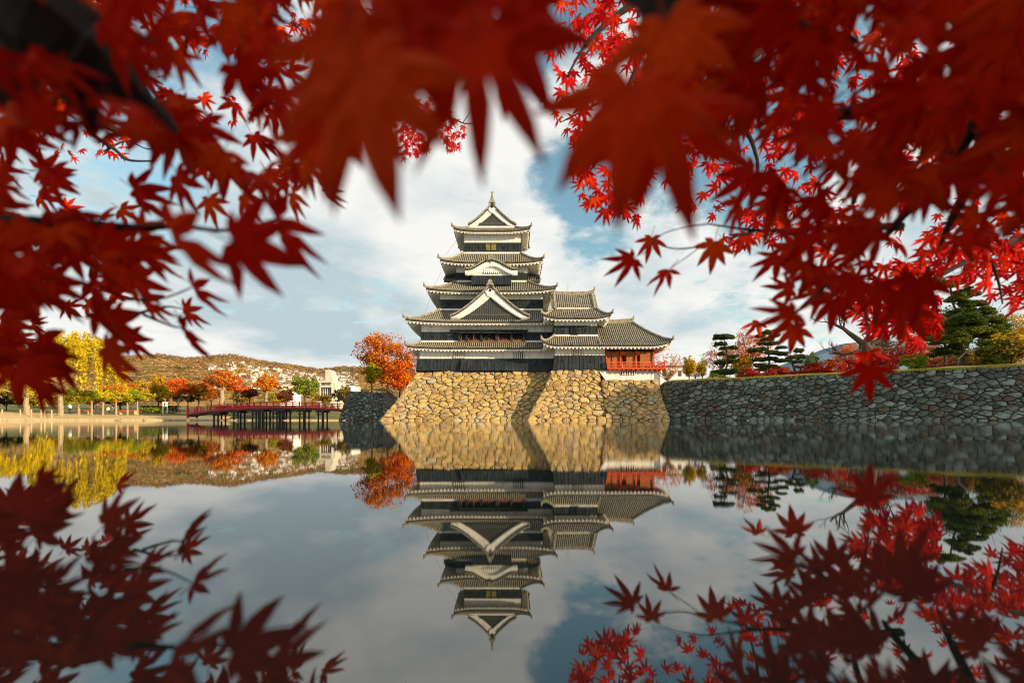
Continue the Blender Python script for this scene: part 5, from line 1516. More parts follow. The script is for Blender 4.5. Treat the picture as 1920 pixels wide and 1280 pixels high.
# ducks afloat
ORD = ('first', 'second', 'third', 'fourth', 'fifth', 'sixth', 'seventh', 'eighth', 'ninth', 'tenth')
def duck_mesh():
    m_ = MB()
    m_.tube([(-.30, 0, .10), (-.22, 0, .07), (-.08, 0, .06), (.08, 0, .06), (.18, 0, .08), (.24, 0, .11)], [.015, .07, .115, .12, .085, .03], 9)
    m_.tube([(.18, 0, .10), (.22, 0, .18), (.24, 0, .24), (.29, 0, .255), (.33, 0, .24)], [.05, .038, .048, .045, .02], 8)
    m_.tube([(.32, 0, .243), (.38, 0, .225)], [.018, .010], 5)
    return m_
duck0 = duck_mesh().build('duck', solid('duck_feathers', [(.3, (.16, .10, .05)), (.7, (.34, .25, .16))], 9), None, smooth=True)
for k, (x, d, rz) in enumerate(((222, 42, .3), (270, 46, 2.6), (352, 55, 0), (415, 60, 3.0), (441, 48, .2), (514, 62, 2.9), (535, 52, .4), (582, 66, 3.3), (645, 58, .1))):
    o = duck0 if k == 0 else duck0.copy()
    if k: COL.objects.link(o)
    o.location = ((x - 960) / F * d, d, -.03); o.rotation_euler = (0, 0, rz); o.scale = (.85, .85, .85)
    tag(o, 'small brown duck on the still moat, ' + ORD[k] + ' from the left', 'duck', 'ducks on the moat')

# ------------------------------------------------------------------ maple boughs over the water, close to the lens
def maple_mesh(seed, nl=7, slim=1.0, fold=.10, droop=.18, petiole=True):
    """one palmate leaf, centre lobe one unit long along +Y"""
    r = random.Random(seed)
    angs = {7: [0, 34, -34, 70, -70, 112, -112], 5: [0, 44, -44, 88, -88]}[nl]
    lens = {7: [1, .95, .93, .74, .76, .40, .38], 5: [1, .88, .90, .58, .55]}[nl]
    order = sorted(range(nl), key=lambda i: angs[i])
    lobes = [(angs[i] + r.uniform(-5, 5), lens[i] * r.uniform(.9, 1.08)) for i in order]
    def P2(a, rad, z=0.0):
        a = math.radians(a); return [math.sin(a) * rad, math.cos(a) * rad, z]
    V = []; Fc = []; VE = []
    def addv(p, vein=0.0):
        VE.append(vein)
        rr = math.hypot(p[0], p[1])
        V.append((p[0], p[1], p[2] - droop * rr * rr + r.uniform(-.006, .006))); return len(V) - 1
    c = addv([0, 0, 0], 1.0)
    sinus = [addv(P2(lobes[0][0] - 26, .17, .0))]
    for i in range(nl - 1):
        (a0, l0), (a1, l1) = lobes[i], lobes[i + 1]
        sinus.append(addv(P2((a0 + a1) / 2, .30 * min(l0, l1) + .05, .02)))
    sinus.append(addv(P2(lobes[-1][0] + 26, .17, .0)))
    for i, (a, L) in enumerate(lobes):
        bend = r.uniform(-.10, .10) * L
        dx, dy = math.sin(math.radians(a)), math.cos(math.radians(a)); nx, ny = dy, -dx
        def pt(t, w, z):
            b = bend * t * t
            return addv([dx * L * t + nx * (w + b), dy * L * t + ny * (w + b), z], 1.0 if w == 0 else 0.0)
        w1 = .125 * slim * (.55 + .45 * L); w2 = .085 * slim * (.55 + .45 * L)
        m1 = pt(.48, 0, fold * .4); m2 = pt(.74, 0, fold * .2); tip = pt(1.0, 0, -.05)
        l1 = pt(.46, -w1, -fold * .5); l2 = pt(.72, -w2, -fold * .4)
        r1 = pt(.46, w1, -fold * .5); r2 = pt(.72, w2, -fold * .4)
        sl, sr = sinus[i], sinus[i + 1]
        Fc += [(c, m1, l1, sl), (m1, m2, l2, l1), (m2, tip, l2), (c, sr, r1, m1), (m1, r1, r2, m2), (m2, r2, tip)]
    if petiole:
        k = len(V)
        pts = [(0, 0.02, -.004), (.02, -.22, -.03), (.0, -.52, -.01)]
        for (x, y, z) in pts:
            for q in range(3):
                V.append((x + .013 * math.cos(q * 2.09), y, z + .013 * math.sin(q * 2.09))); VE.append(1.0)
        for s in range(2):
            for q in range(3):
                Fc.append((k + s * 3 + q, k + s * 3 + (q + 1) % 3, k + s * 3 + 3 + (q + 1) % 3, k + s * 3 + 3 + q))
    RD = [min(1.0, math.hypot(p[0], p[1])) for p in V]
    return V, Fc, VE, RD
LEAFV = [maple_mesh(1, 7, 1.0), maple_mesh(2, 7, .85, .14, .28), maple_mesh(3, 7, 1.12, .06, .10), maple_mesh(4, 5, 1.05, .16, .35), maple_mesh(5, 7, .95, .2, .45), maple_mesh(6, 5, .9, .1, .2)]
CRIM = [(0.0, (0.40, 0.006, 0.001)), (0.3, (0.54, 0.012, 0.001)), (0.6, (0.62, 0.026, 0.001)), (0.88, (0.68, 0.06, 0.002)), (1.0, (0.80, 0.20, 0.006))]
RUSS = [(0.0, (0.44, 0.006, 0.001)), (0.3, (0.60, 0.012, 0.001)), (0.6, (0.64, 0.026, 0.001)), (0.88, (0.68, 0.06, 0.002)), (1.0, (0.82, 0.24, 0.01))]
SCAR = [(0.0, (0.46, 0.004, 0.006)), (0.4, (0.68, 0.010, 0.008)), (0.75, (0.80, 0.03, 0.008)), (1.0, (0.86, 0.12, 0.01))]
def near_leaf_mat(name, stops, src):
    m = leaf_mat(name, stops, .46, src, 14, .7, .06, .25)
    nt = m.node_tree; L = nt.links.new
    ramp = [n for n in nt.nodes if n.type == 'VALTORGB'][0]
    av = nt.nodes.new('ShaderNodeAttribute'); av.attribute_name = 'vein'
    pw = nt.nodes.new('ShaderNodeMath'); pw.operation = 'POWER'; L(av.outputs['Fac'], pw.inputs[0]); pw.inputs[1].default_value = 9.0
    sc = nt.nodes.new('ShaderNodeMath'); sc.operation = 'MULTIPLY'; L(pw.outputs[0], sc.inputs[0]); sc.inputs[1].default_value = .55
    m1 = nt.nodes.new('ShaderNodeMix'); m1.data_type = 'RGBA'; L(sc.outputs[0], m1.inputs[0]); L(ramp.outputs[0], m1.inputs[6]); m1.inputs[7].default_value = (.16, .012, .004, 1)
    ar = nt.nodes.new('ShaderNodeAttribute'); ar.attribute_name = 'reach'
    p2 = nt.nodes.new('ShaderNodeMath'); p2.operation = 'POWER'; L(ar.outputs['Fac'], p2.inputs[0]); p2.inputs[1].default_value = 4.0
    s2 = nt.nodes.new('ShaderNodeMath'); s2.operation = 'MULTIPLY'; L(p2.outputs[0], s2.inputs[0]); s2.inputs[1].default_value = .7
    m2 = nt.nodes.new('ShaderNodeMix'); m2.data_type = 'RGBA'; L(s2.outputs[0], m2.inputs[0]); L(m1.outputs[2], m2.inputs[6]); m2.inputs[7].default_value = (.13, .006, .006, 1)
    for n in nt.nodes:
        if n.type == 'BSDF_PRINCIPLED': L(m2.outputs[2], n.inputs['Base Color'])
        if n.type == 'BSDF_TRANSLUCENT': L(m2.outputs[2], n.inputs['Color'])
    return m
def leaf_attr(me, VE, RD):
    for nm, vals in (('vein', VE), ('reach', RD)):
        a = me.attributes.new(nm, 'FLOAT', 'POINT'); a.data.foreach_set('value', vals)
M['crimson'] = near_leaf_mat('crimson_leaf', CRIM, 'object'); M['crimson_mass'] = near_leaf_mat('crimson_leaf_mass', CRIM, 'island')
M['russet'] = near_leaf_mat('russet_leaf', RUSS, 'object'); M['russet_mass'] = near_leaf_mat('russet_leaf_mass', RUSS, 'island')
M['scarlet'] = near_leaf_mat('scarlet_leaf', SCAR, 'object'); M['scarlet_mass'] = near_leaf_mat('scarlet_leaf_mass', SCAR, 'island')
def leaf_meshes(mat):
    out = []
    for V, Fc, VE, RD in LEAFV:
        me = bpy.data.meshes.new('leaf'); me.from_pydata(V, [], Fc); me.update(); leaf_attr(me, VE, RD); me.materials.append(mat); out.append(me)
    return out

def leaf_matrix(p, ang, L, d, tilt, roll):
    a = math.radians(ang)
    ax = Vector((math.cos(a), 0, -math.sin(a))); n = Vector((0, -1, 0)); s = ax.cross(n)
    R1 = Matrix.Rotation(math.radians(roll), 3, ax); n = R1 @ n; s = R1 @ s
    R2 = Matrix.Rotation(math.radians(tilt), 3, s); ax = R2 @ ax; n = R2 @ n
    size = L / F * d
    m = Matrix((( s.x, ax.x, n.x), (s.y, ax.y, n.y), (s.z, ax.z, n.z))) * size
    m4 = m.to_4x4(); m4.translation = p
    return m4

def inside(poly, x, y):
    c = False; n = len(poly); j = n - 1
    for i in range(n):
        xi, yi = poly[i]; xj, yj = poly[j]
        if (yi > y) != (yj > y) and x < (xj - xi) * (y - yi) / (yj - yi) + xi: c = not c
        j = i
    return c

def scatter(poly, n, Lr, sr, angf, r, holes=(), tilt=45, roll=50, dmul=1.0):
    """leaves over the stretch of bough that lies behind a region of the view; the distance follows from leaf size"""
    xs_ = [p[0] for p in poly]; ys_ = [p[1] for p in poly]; out = []
    while n > 0:
        x = r.uniform(min(xs_), max(xs_)); y = r.uniform(min(ys_), max(ys_)); 
        if not inside(poly, x, y): n -= .08; continue
        n -= 1
        if any(((x - hx) / hr) ** 2 + ((y - hy) / hq) ** 2 < 1 for hx, hy, hr, hq in holes): continue
        L = r.uniform(*Lr); size = r.uniform(*sr); d = size * F / L * dmul
        out.append((x, y, L, angf(x, y) + r.gauss(0, 26), d, r.gauss(0, tilt * .6), r.gauss(0, roll * .6), r.randrange(len(LEAFV))))
    return out

def smooth_path(pts, rad, m=5):
    pts = [Vector(p) for p in pts]; n = len(pts); op = []; orr = []
    q = random.Random(n * 31 + int(abs(pts[0].x) * 1000))
    for i in range(n - 1):
        p0 = pts[max(i - 1, 0)]; p1 = pts[i]; p2 = pts[i + 1]; p3 = pts[min(i + 2, n - 1)]
        for k in range(m):
            t = k / m
            p = 0.5 * ((2 * p1) + (p2 - p0) * t + (2 * p0 - 5 * p1 + 4 * p2 - p3) * t * t + (3 * p1 - p0 - 3 * p2 + p3) * t ** 3)
            op.append(p); orr.append((rad[i] + (rad[i + 1] - rad[i]) * t) * q.uniform(.88, 1.12))
    op.append(pts[-1]); orr.append(rad[-1])
    return op, orr

def make_maple(name, label, trunk_pts, trunk_r, boughs, leaves, kind, limit=290, extra_mass=None, group=None):
    root = thing(name, label, 'tree', trunk_pts[0], group)
    tm = MB(); tm.tube(trunk_pts, trunk_r, 10); tm.build('trunk', M['bark_dark'], root)
    for pts, rad in boughs:
        pts, rad = smooth_path(pts, rad)
        b = MB(); b.tube(pts, rad, 7); b.build('branch', M['bark_dark'], root)
    mats = leaf_meshes(M[kind])
    leaves = sorted(leaves, key=lambda q: -q[2])
    mass = MB(); MV = []; MR = []
    for i, (x, y, L, ang, d, tilt, roll, var) in enumerate(leaves):
        p = P(x, y, d)
        if p.z < 0.012: continue
        m = leaf_matrix(p, ang, L, d, tilt, roll)
        if i < limit:
            o = bpy.data.objects.new('leaf', mats[var]); COL.objects.link(o); o.parent = root
            m.translation = p - root.location; o.matrix_local = m
        else:
            V, Fc, VE, RD = LEAFV[var]; mass.add([m @ Vector(v) for v in V], Fc); MV += VE; MR += RD
    if extra_mass:
        for m, var in extra_mass:
            V, Fc, VE, RD = LEAFV[var]; mass.add([m @ Vector(v) for v in V], Fc); MV += VE; MR += RD
    if mass.v: leaf_attr(mass.build('leaf_spray', M[kind + '_mass'], root, 'stuff').data, MV, MR)
    return root

r_ = random.Random(21)
def img(pts, d): return [P(x, y, dd) for (x, y), dd in zip(pts, d)]

# --- left maple -----------------------------------------------------
right_down = lambda x, y: 48 - 18 * max(0, (y - 300) / 400) + (25 if x > 420 else 0)
left_leaves = []
UP = [(-260, -200), (700, -200), (640, 60), (600, 150), (592, 250), (560, 330), (480, 330), (410, 330), (320, 290), (270, 235), (150, 235), (60, 260), (-260, 300)]
holes_up = [(372, 128, 42, 26), (525, 105, 26, 20), (567, 135, 22, 32), (410, 215, 20, 48), (480, 215, 22, 18), (215, 30, 14, 12), (480, 20, 26, 16), (110, 235, 30, 20), (355, 265, 12, 14), (450, 270, 26, 14)]
left_leaves += scatter(UP, 140, (50, 105), (.04, .06), right_down, r_, holes_up)
left_leaves += scatter(UP, 190, (28, 56), (.045, .06), right_down, r_, holes_up)
LOW = [(-260, 280), (60, 300), (120, 345), (215, 380), (258, 420), (262, 500), (245, 560), (205, 590), (150, 590), (96, 600), (82, 650), (112, 690), (104, 730), (66, 724), (24, 684), (-260, 690)]
holes_lo = [(45, 385, 40, 22), (75, 405, 18, 16), (180, 400, 26, 10), (110, 555, 22, 14), (140, 575, 16, 12), (90, 610, 24, 9), (165, 490, 18, 14), (205, 455, 18, 10), (175, 625, 22, 14)]
left_leaves += scatter(LOW, 115, (48, 100), (.04, .06), lambda x, y: 32, r_, holes_lo)
left_leaves += scatter(LOW, 130, (28, 56), (.05, .065), lambda x, y: 30, r_, holes_lo)
# single leaves along the rim, read off the photograph: x, y, lobe length, direction, distance factor, tilt, roll, variant
def hero(x, y, L, ang, tilt=0, roll=0, var=0, size=.058): return (x, y, L, ang, size * F / L, tilt, roll, var)
left_leaves += [
 hero(436, 452, 150, 22, 10, 18, 2, .062), hero(520, 415, 125, 36, 20, 55, 1, .062), hero(318, 432, 150, 34, 15, 62, 3, .06), hero(392, 372, 56, 82, 0, 10, 0), hero(455, 366, 62, 55, 10, 30, 0),
 hero(548, 362, 58, 58, 20, 45, 1), hero(606, 354, 52, 42, 0, 70, 1), hero(362, 538, 80, 20, 20, 55, 5), hero(346, 580, 54, 32, 10, 40, 0), hero(342, 614, 78, 46, 15, 58, 1), hero(236, 632, 62, 44, 0, 25, 0),
 hero(196, 652, 84, 38, 10, 20, 2), hero(98, 672, 80, 62, 0, 25, 2), hero(50, 660, 84, 66, 10, 20, 0), hero(70, 640, 90, 50, 0, 20, 2), hero(275, 470, 70, 26, 10, 48, 1), hero(262, 430, 85, 28, 10, 50, 0), hero(268, 560, 70, 30, 10, 45, 0), hero(250, 355, 75, 30, 10, 40, 4),
 hero(330, 330, 80, 60, 10, 25, 0), hero(500, 330, 66, 62, 5, 30, 0), hero(210, 600, 80, 30, 10, 35, 0), hero(580, 300, 70, 65, 10, 35, 1), hero(240, 520, 80, 24, 0, 30, 2), hero(220, 690, 40, 60, 0, 40, 3)]
# the broad leaves that hang closest, top centre
left_leaves += [
 hero(672, 122, 292, 79, 8, 12, 2, .064), hero(655, 140, 245, 105, 0, 12, 2, .06), hero(640, 60, 280, 104, -6, 10, 0, .066), hero(742, 20, 250, 66, 10, 20, 2, .066), hero(888, 66, 268, 86, 5, 12, 1, .062), hero(940, 30, 205, 62, 10, 25, 0, .062),
 hero(830, -40, 240, 92, 15, 20, 2, .064), hero(700, -60, 250, 110, 10, 15, 0, .066), hero(930, -40, 180, 40, 10, 20, 0, .06), hero(620, 190, 170, 100, 5, 10, 2, .06)]
left_leaves += scatter([(-120, -120), (330, -120), (340, 250), (200, 260), (-120, 230)], 40, (60, 115), (.026, .042), lambda x, y: 55, r_)
ltrunk = [(-1.25, -0.75, -0.1), (-1.22, -0.72, 0.5), (-1.1, -0.5, 0.95), (-0.95, -0.1, 1.2)]
lb = [(img([(-420, -330), (-120, -80), (70, 40), (170, 110), (270, 195), (330, 245)], (.46, .40, .36, .37, .40, .45)), [.055, .046, .038, .028, .012, .003]),
      (img([(60, 32), (150, 30), (230, 70), (300, 80)], (.36, .37, .38, .4)), [.014, .010, .007, .002]), (img([(120, 75), (120, 150), (170, 210), (180, 250)], (.36, .36, .38, .4)), [.016, .011, .007, .002]), (img([(10, -20), (40, 90), (20, 170), (60, 230)], (.38, .37, .37, .39)), [.024, .018, .012, .004]),
      ([Vector((-.95, -.1, 1.2)), Vector((-.9, .2, 1.15)), P(-420, -330, .46)], [.075, .065, .05]),
      (img([(-300, 410), (0, 424), (150, 425), (275, 428)], (.5, .5, .52, .56)), [.016, .012, .009, .004]),
      ([Vector((-1.1, -.5, .95)), Vector((-.95, .2, .6)), P(-300, 410, .5)], [.05, .03, .016]),
      (img([(0, 150), (110, 190), (220, 245), (300, 268)], (1.3, 1.3, 1.35, 1.4)), [.02, .014, .008, .003]),
      (img([(160, 30), (200, 60), (215, 110), (240, 150)], (1.2, 1.2, 1.2, 1.2)), [.016, .014, .011, .006]),
      (img([(275, 428), (340, 425), (430, 432), (520, 410)], (.56, .55, .52, .5)), [.004, .0025, .002, .0012]),
      (img([(230, 560), (300, 560), (362, 538)], (.7, .68, .62)), [.003, .002, .0008]),
      (img([(250, 590), (310, 575), (346, 580)], (.8, .85, .9)), [.003, .002, .0008]), (img([(270, 590), (320, 610), (342, 614)], (.8, .72, .64)), [.003, .002, .0008]),
      (img([(500, -200), (700, -120), (830, -60), (960, -30)], (.32, .26, .23, .25)), [.008, .006, .004, .002]),
      (img([(170, 250), (215, 280), (240, 300), (290, 302)], (2.2, 2.2, 2.2, 2.2)), [.010, .008, .006, .003]),
      (img([(195, 285), (235, 265), (280, 280), (300, 262)], (2.2, 2.25, 2.3, 2.3)), [.006, .004, .003, .002])]
# a spray of small far leaves seen through the gaps of the bough
FARL = [(-100, -60), (640, -60), (640, 90), (560, 200), (420, 250), (300, 290), (150, 300), (-100, 240)]
left_far = scatter(FARL, 260, (10, 20), (.045, .055), lambda x, y: 80, r_, [(372, 128, 30, 20), (560, 135, 22, 30), (410, 215, 18, 40)])
def random_twigs(poly, n, dr, out, dx, dy):
    while n > 0:
        x = r_.uniform(min(p[0] for p in poly), max(p[0] for p in poly)); y = r_.uniform(min(p[1] for p in poly), max(p[1] for p in poly))
        if not inside(poly, x, y): continue
        n -= 1; dd = r_.uniform(*dr); L_ = r_.uniform(70, 190); sx = dx * L_ + r_.uniform(-30, 30); sy = dy * L_ + r_.uniform(-30, 30)
        w = r_.uniform(.0014, .0042) * dd / .7
        out.append((img([(x, y), (x + sx * .4, y + sy * .4 + r_.uniform(-10, 10)), (x + sx, y + sy)], (dd, dd * 1.01, dd * 1.03)), [w * .3, w * .7, w]))
random_twigs(UP, 12, (.5, 1.0), lb, -.8, -.5); random_twigs(LOW, 9, (.5, .9), lb, -.95, -.1)
make_maple('maple_tree', 'maple with dark crimson leaves reaching in from the left and hanging over top centre', ltrunk, [.10, .09, .08, .075], lb, left_leaves + left_far, 'crimson', 285)

# --- right maple ----------------------------------------------------
rl = []
RT = [(1230, -220), (2200, -220), (2200, 450), (1930, 455), (1800, 450), (1720, 440), (1660, 500), (1600, 540), (1500, 540), (1470, 480), (1400, 410), (1330, 370), (1290, 300), (1285, 200), (1260, 120), (1240, 60)]
holes_rt = [(1340, 215, 52, 44), (1412, 125, 22, 30), (1395, 350, 40, 22), (1320, 350, 30, 26), (1460, 190, 20, 18), (1360, 425, 60, 14), (1640, 395, 16, 8), (1575, 165, 14, 18), (1710, 115, 16, 10), (1775, 38, 8, 10), (1480, 430, 16, 12), (1400, 290, 20, 16)]
rdir = lambda x, y: 112 + (15 if x < 1400 else 0)
rl += scatter(RT, 185, (48, 105), (.04, .06), rdir, r_, holes_rt)
rl += scatter(RT, 290, (26, 56), (.045, .06), rdir, r_, holes_rt)
rl += [hero(1186, 160, 262, 100, 5, 10, 2, .064), hero(1240, 200, 240, 74, 5, 15, 0, .062), hero(1285, 200, 110, 38, 10, 30, 2, .058), hero(1250, 40, 200, 80, 8, 20, 2, .06),
 hero(1222, 446, 46, 104, 0, 20, 0, .06), hero(1188, 484, 64, 152, 0, 12, 1, .064), hero(1253, 506, 56, 128, 5, 58, 5, .062), hero(1341, 456, 56, 98, -20, 10, 2, .06),
 hero(1490, 585, 80, 160, 5, 20, 1), hero(1486, 542, 56, 190, 5, 20, 0), hero(1490, 613, 52, 104, 0, 25, 2), hero(1424, 604, 40, 150, 0, 55, 3), hero(1563, 562, 62, 100, 5, 18, 2), hero(1690, 572, 84, 58, 5, 15, 2), hero(1626, 660, 48, 75, 0, 48, 3), hero(1628, 686, 70, 84, 5, 22, 0),
 hero(1530, 500, 66, 120, 5, 20, 0), hero(1600, 520, 80, 110, 5, 15, 2), hero(1460, 480, 60, 140, 0, 30, 0), hero(1650, 540, 70, 95, 0, 25, 0), hero(1540, 545, 60, 140, 0, 30, 1), hero(1400, 440, 44, 120, 0, 20, 0), hero(1720, 520, 90, 100, 5, 20, 2)]
rl += scatter([(1440, -220), (2150, -220), (2150, 360), (1700, 380), (1500, 260)], 95, (62, 125), (.04, .058), rdir, r_, [(1775, 38, 10, 14), (1710, 115, 16, 10)])
rl += scatter([(1250, -200), (1500, -200), (1480, 150), (1290, 110)], 34, (62, 125), (.04, .058), rdir, r_, [(1340, 215, 52, 44)])
rtrunk = [(1.75, -0.9, -0.1), (1.72, -0.85, 0.6), (1.5, -0.55, 1.1), (1.3, -0.1, 1.35)]
rbg = [([Vector((1.3, -.1, 1.35)), Vector((.7, .28, .85)), Vector((.32, .30, .58)), P(1215, -200, .30), P(1238, 0, .30), P(1258, 90, .30), P(1282, 180, .31)], [.05, .032, .024, .018, .015, .012, .004]),
       ([Vector((1.5, -.55, 1.1)), Vector((1.25, .2, .85)), P(2250, 60, .75), P(1900, 130, .7), P(1740, 180, .7), P(1620, 205, .72), P(1480, 235, .75)], [.06, .05, .030, .024, .018, .012, .005]),
       (img([(1900, 130), (1850, 200), (1760, 330), (1680, 420), (1655, 450)], (.7, .72, .8, .85, .9)), [.02, .014, .010, .007, .003]),
       (img([(1450, 55), (1420, 90), (1380, 120), (1330, 160), (1290, 190)], (1.9, 1.9, 1.9, 1.95, 2.0)), [.035, .03, .026, .024, .016]),
       ([P(1900, 130, .7), P(1700, -40, 1.2), P(1450, 55, 1.9)], [.03, .03, .035]),
       (img([(1690, 425), (1600, 424), (1500, 430), (1420, 432), (1330, 420)], (1.0, .98, .95, .95, .95)), [.009, .007, .005, .0035, .0015]),
       (img([(1420, 432), (1300, 464), (1244, 462), (1222, 446)], (.95, .95, .98, 1.05)), [.003, .0018, .0012, .0008]), (img([(1330, 450), (1290, 480), (1253, 506)], (.95, .95, .92)), [.0012, .001, .0007]),
       (img([(1205, 478), (1240, 440), (1290, 425), (1330, 420)], (.86, .9, .93, .95)), [.0007, .0009, .0011, .0015]),
       (img([(1395, 200), (1370, 225), (1360, 260), (1358, 285)], (2.6, 2.6, 2.6, 2.6)), [.010, .008, .006, .004]), (img([(1370, 225), (1340, 235), (1318, 228)], (2.6, 2.6, 2.6)), [.006, .004, .002]), (img([(1360, 258), (1338, 218), (1342, 200)], (2.6, 2.6, 2.6)), [.005, .003, .002]),
       (img([(1700, 150), (1640, 260), (1600, 380)], (.7, .75, .9)), [.010, .008, .005]), (img([(1850, 200), (1830, 320), (1780, 420), (1760, 470)], (.72, .75, .8, .9)), [.012, .010, .006, .003]),
       (img([(1400, -40), (1440, 20), (1500, 60), (1600, 80)], (.5, .5, .52, .55)), [.012, .012, .010, .006]), (img([(1628, 640), (1626, 600), (1610, 540)], (.72, .8, .85)), [.001, .002, .004]), (img([(1490, 585), (1520, 560), (1570, 520)], (.62, .7, .8)), [.001, .002, .004])]
random_twigs(RT, 30, (.45, 1.0), rbg, .75, -.55)
# unseen leaf mass beyond the right edge and overhead, added to shade the near leaves
ex = []
for k in range(14000):
    c = Vector((r_.uniform(.45, 2.4), r_.uniform(-1.6, .25), r_.uniform(.14, 1.3)))
    if c.x < 1.15 * max(c.y, 0) + .45: continue
    n_ = Vector((r_.gauss(0, 1), r_.gauss(0, 1), r_.gauss(0, 1) + .6)).normalized(); t_ = n_.orthogonal().normalized(); s_ = t_.cross(n_)
    m = Matrix(((s_.x, t_.x, n_.x), (s_.y, t_.y, n_.y), (s_.z, t_.z, n_.z))) * r_.uniform(.045, .065)
    m = m.to_4x4(); m.translation = c; ex.append((m, r_.randrange(len(LEAFV))))
make_maple('maple_tree', 'maple with russet crimson leaves and dark boughs filling the upper right corner', rtrunk, [.12, .11, .10, .09], rbg, rl, 'russet', 285, ex)

# --- scarlet maple standing a little farther off ---------------------
sl = []
S1 = [(1012, 5), (1130, -40), (1215, -40), (1215, 120), (1200, 330), (1225, 430), (1140, 395), (1075, 370), (1050, 330), (1075, 270), (1035, 230), (1012, 180), (1040, 140), (1025, 90)]
S2 = [(1592, 560), (1650, 515), (1700, 500), (1765, 560), (1785, 620), (1760, 650), (1700, 632), (1640, 622)]
S3 = [(1640, 500), (1760, 455), (1960, 430), (1960, 585), (1870, 560), (1820, 520), (1760, 512), (1700, 530)]
S4 = [(1200, 60), (1560, 60), (1560, 420), (1420, 470), (1300, 440), (1200, 330)]
S5 = [(1560, 40), (2000, 40), (2000, 460), (1560, 460)]
sd = lambda x, y: 92 + r_.uniform(-40, 40)
sl += scatter(S1, 210, (15, 30), (.05, .06), sd, r_, [(1060, 195, 16, 20), (1030, 330, 10, 10), (1120, 60, 12, 10)])
sl += scatter([(1060, 20), (1160, 10), (1180, 90), (1100, 90)], 90, (9, 15), (.05, .06), sd, r_)
sl += scatter(S2, 95, (20, 34), (.05, .06), sd, r_)
sl += scatter(S3, 120, (20, 34), (.05, .06), sd, r_)
sl += scatter(S4, 210, (14, 30), (.05, .06), sd, r_, [(1340, 215, 60, 48), (1360, 425, 60, 20), (1400, 370, 20, 14)])
sl += scatter(S5, 160, (14, 28), (.05, .06), sd, r_)
strunk = [(3.4, 0.9, -0.2), (3.35, 1.0, .8), (3.1, 1.35, 1.6), (2.7, 1.7, 2.2)]
sbg = [([Vector((2.7, 1.7, 2.2)), P(1500, -60, 1.9), P(1250, -20, 1.9), P(1120, 60, 1.9), P(1060, 150, 1.9)], [.06, .03, .018, .010, .003]),
       (img([(1250, -20), (1180, 160), (1140, 270), (1100, 330)], (1.9, 1.9, 1.95, 2)), [.016, .010, .007, .003]),
       ([Vector((3.1, 1.35, 1.6)), P(2050, 380, 1.7), P(1850, 470, 1.7), P(1720, 540, 1.7), P(1640, 580, 1.7)], [.05, .02, .012, .007, .003]),
       (img([(1850, 470), (1870, 520), (1880, 570)], (1.7, 1.7, 1.7)), [.008, .005, .002]), (img([(1740, 500), (1735, 560), (1742, 620)], (1.7, 1.7, 1.7)), [.007, .005, .002]),
       (img([(1180, 160), (1110, 200), (1050, 230)], (1.9, 1.9, 1.9)), [.006, .004, .002]), (img([(1250, -20), (1350, 150), (1420, 300), (1400, 420)], (1.9, 2, 2, 2)), [.014, .012, .008, .003])]
for k in range(26):   # fine twigs through the sprays
    poly = (S1, S2, S3, S4)[k % 4]; a = (r_.uniform(poly[0][0], poly[2][0]), 0)
    while True:
        x = r_.uniform(min(p[0] for p in poly), max(p[0] for p in poly)); y = r_.uniform(min(p[1] for p in poly), max(p[1] for p in poly))
        if inside(poly, x, y): break
    dd = r_.uniform(1.7, 2.3); x2 = x + r_.uniform(30, 90); y2 = y - r_.uniform(10, 50)
    sbg.append((img([(x, y), ((x + x2) / 2, (y + y2) / 2 + r_.uniform(-8, 8)), (x2, y2)], (dd, dd, dd)), [.001, .002, .003]))
make_maple('maple_tree', 'maple with small bright scarlet leaves behind the russet one on the right', strunk, [.13, .12, .09, .06], sbg, sl, 'scarlet', 290)

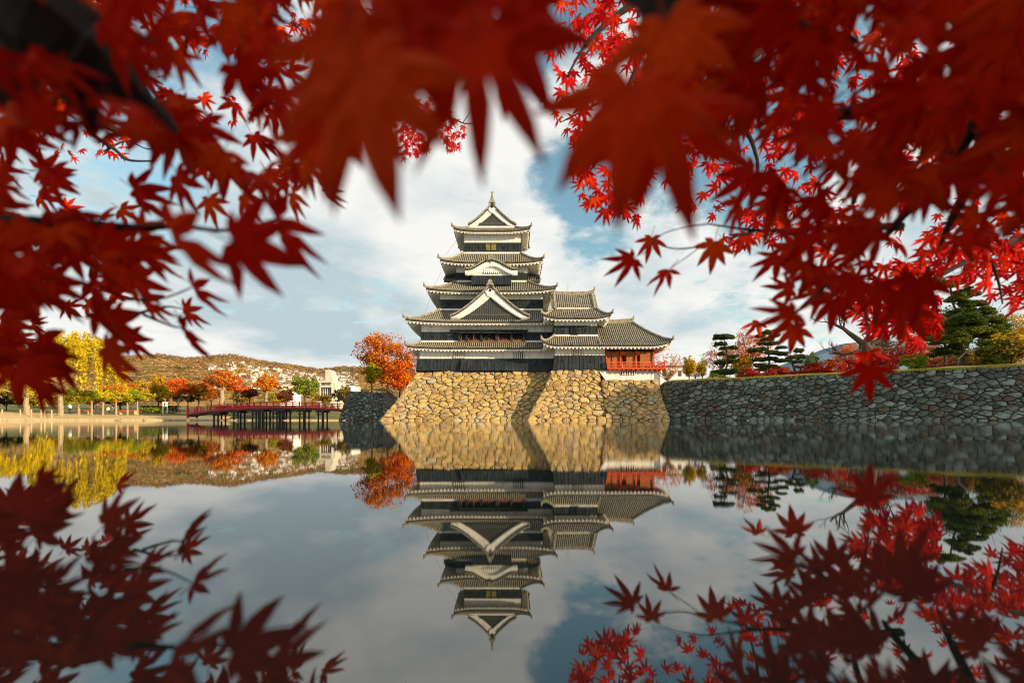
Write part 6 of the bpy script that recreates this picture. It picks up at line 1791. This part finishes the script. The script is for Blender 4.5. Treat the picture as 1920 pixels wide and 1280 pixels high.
# --- a far scarlet spray at the top centre ---------------------------
T1 = [(722, 218), (745, 208), (800, 262), (808, 282), (768, 300), (735, 288), (722, 285)]
T2 = [(775, 190), (812, 178), (850, 215), (872, 238), (862, 278), (840, 282), (820, 250), (790, 232)]
tl = scatter(T1, 120, (9, 13), (.05, .058), sd, r_) + scatter(T2, 110, (9, 13), (.05, .058), sd, r_) + scatter([(560, -20), (700, -20), (690, 60), (600, 90), (640, 40)], 60, (10, 15), (.05, .058), sd, r_)
tl += scatter([(640, 270), (672, 268), (665, 290)], 12, (9, 12), (.05, .058), sd, r_) + scatter([(590, 215), (615, 210), (612, 245)], 8, (9, 12), (.05, .058), sd, r_)
tb = [([Vector((-1.8, 3.3, 4.4)), P(640, -40, 4.0), P(720, 80, 4.1), P(760, 170, 4.1), P(785, 192, 4.1), P(840, 240, 4.1)], [.06, .035, .022, .016, .012, .004]),
      (img([(785, 192), (760, 230), (735, 262)], (4.1, 4.1, 4.1)), [.010, .007, .003]), (img([(850, 222), (872, 232), (895, 230)], (4.1, 4.1, 4.1)), [.006, .005, .002]), (img([(868, 230), (880, 212), (884, 206)], (4.1, 4.1, 4.1)), [.004, .003, .002])]
tb += [([Vector((-1.8, 3.3, 4.4)), Vector((-.4, 3.3, 4.3)), P(950, -40, 3.6), P(978, 10, 3.6), P(1000, 42, 3.6), P(1030, 55, 3.6)], [.05, .04, .022, .018, .014, .005]), (img([(978, 5), (1010, 0), (1060, 6), (1090, 8)], (3.6, 3.6, 3.6, 3.6)), [.014, .012, .010, .004]), (img([(1000, 42), (975, 35), (960, 15)], (3.6, 3.6, 3.6)), [.006, .005, .003]), (img([(985, 20), (1005, 28), (1012, 44)], (3.6, 3.6, 3.6)), [.006, .004, .002])]
make_maple('maple_tree', 'far maple whose thin branch ends in a small red spray just above the keep', [(-4.3, 2.6, -.3), (-4.2, 2.7, 1.8), (-3.6, 3.0, 3.8), (-1.8, 3.3, 4.4)], [.12, .11, .09, .06], tb, tl, 'scarlet', 290)

# ------------------------------------------------------------------ scraps of leaf afloat near the lens
fm = leaf_meshes(M['russet'])
for k, (x, y) in enumerate(((96, 822), (330, 815), (700, 812), (1228, 806), (1372, 809), (1391, 809), (1559, 810), (1657, 811), (1855, 818), (1876, 816))):
    d = CAMZ * F / (y - HOR); o = bpy.data.objects.new('floating_leaf', fm[k % 6]); COL.objects.link(o)
    o.location = ((x - 960) / F * d, d, .0018); z_ = .0026; o.scale = (z_, z_, z_); o.rotation_euler = (r_.uniform(-.2, .2), r_.uniform(-.2, .2), r_.uniform(0, 6.2))
    tag(o, 'tiny curled leaf scrap afloat on the moat, ' + ORD[k] + ' from the left', 'leaf', 'leaf scraps afloat on the moat')
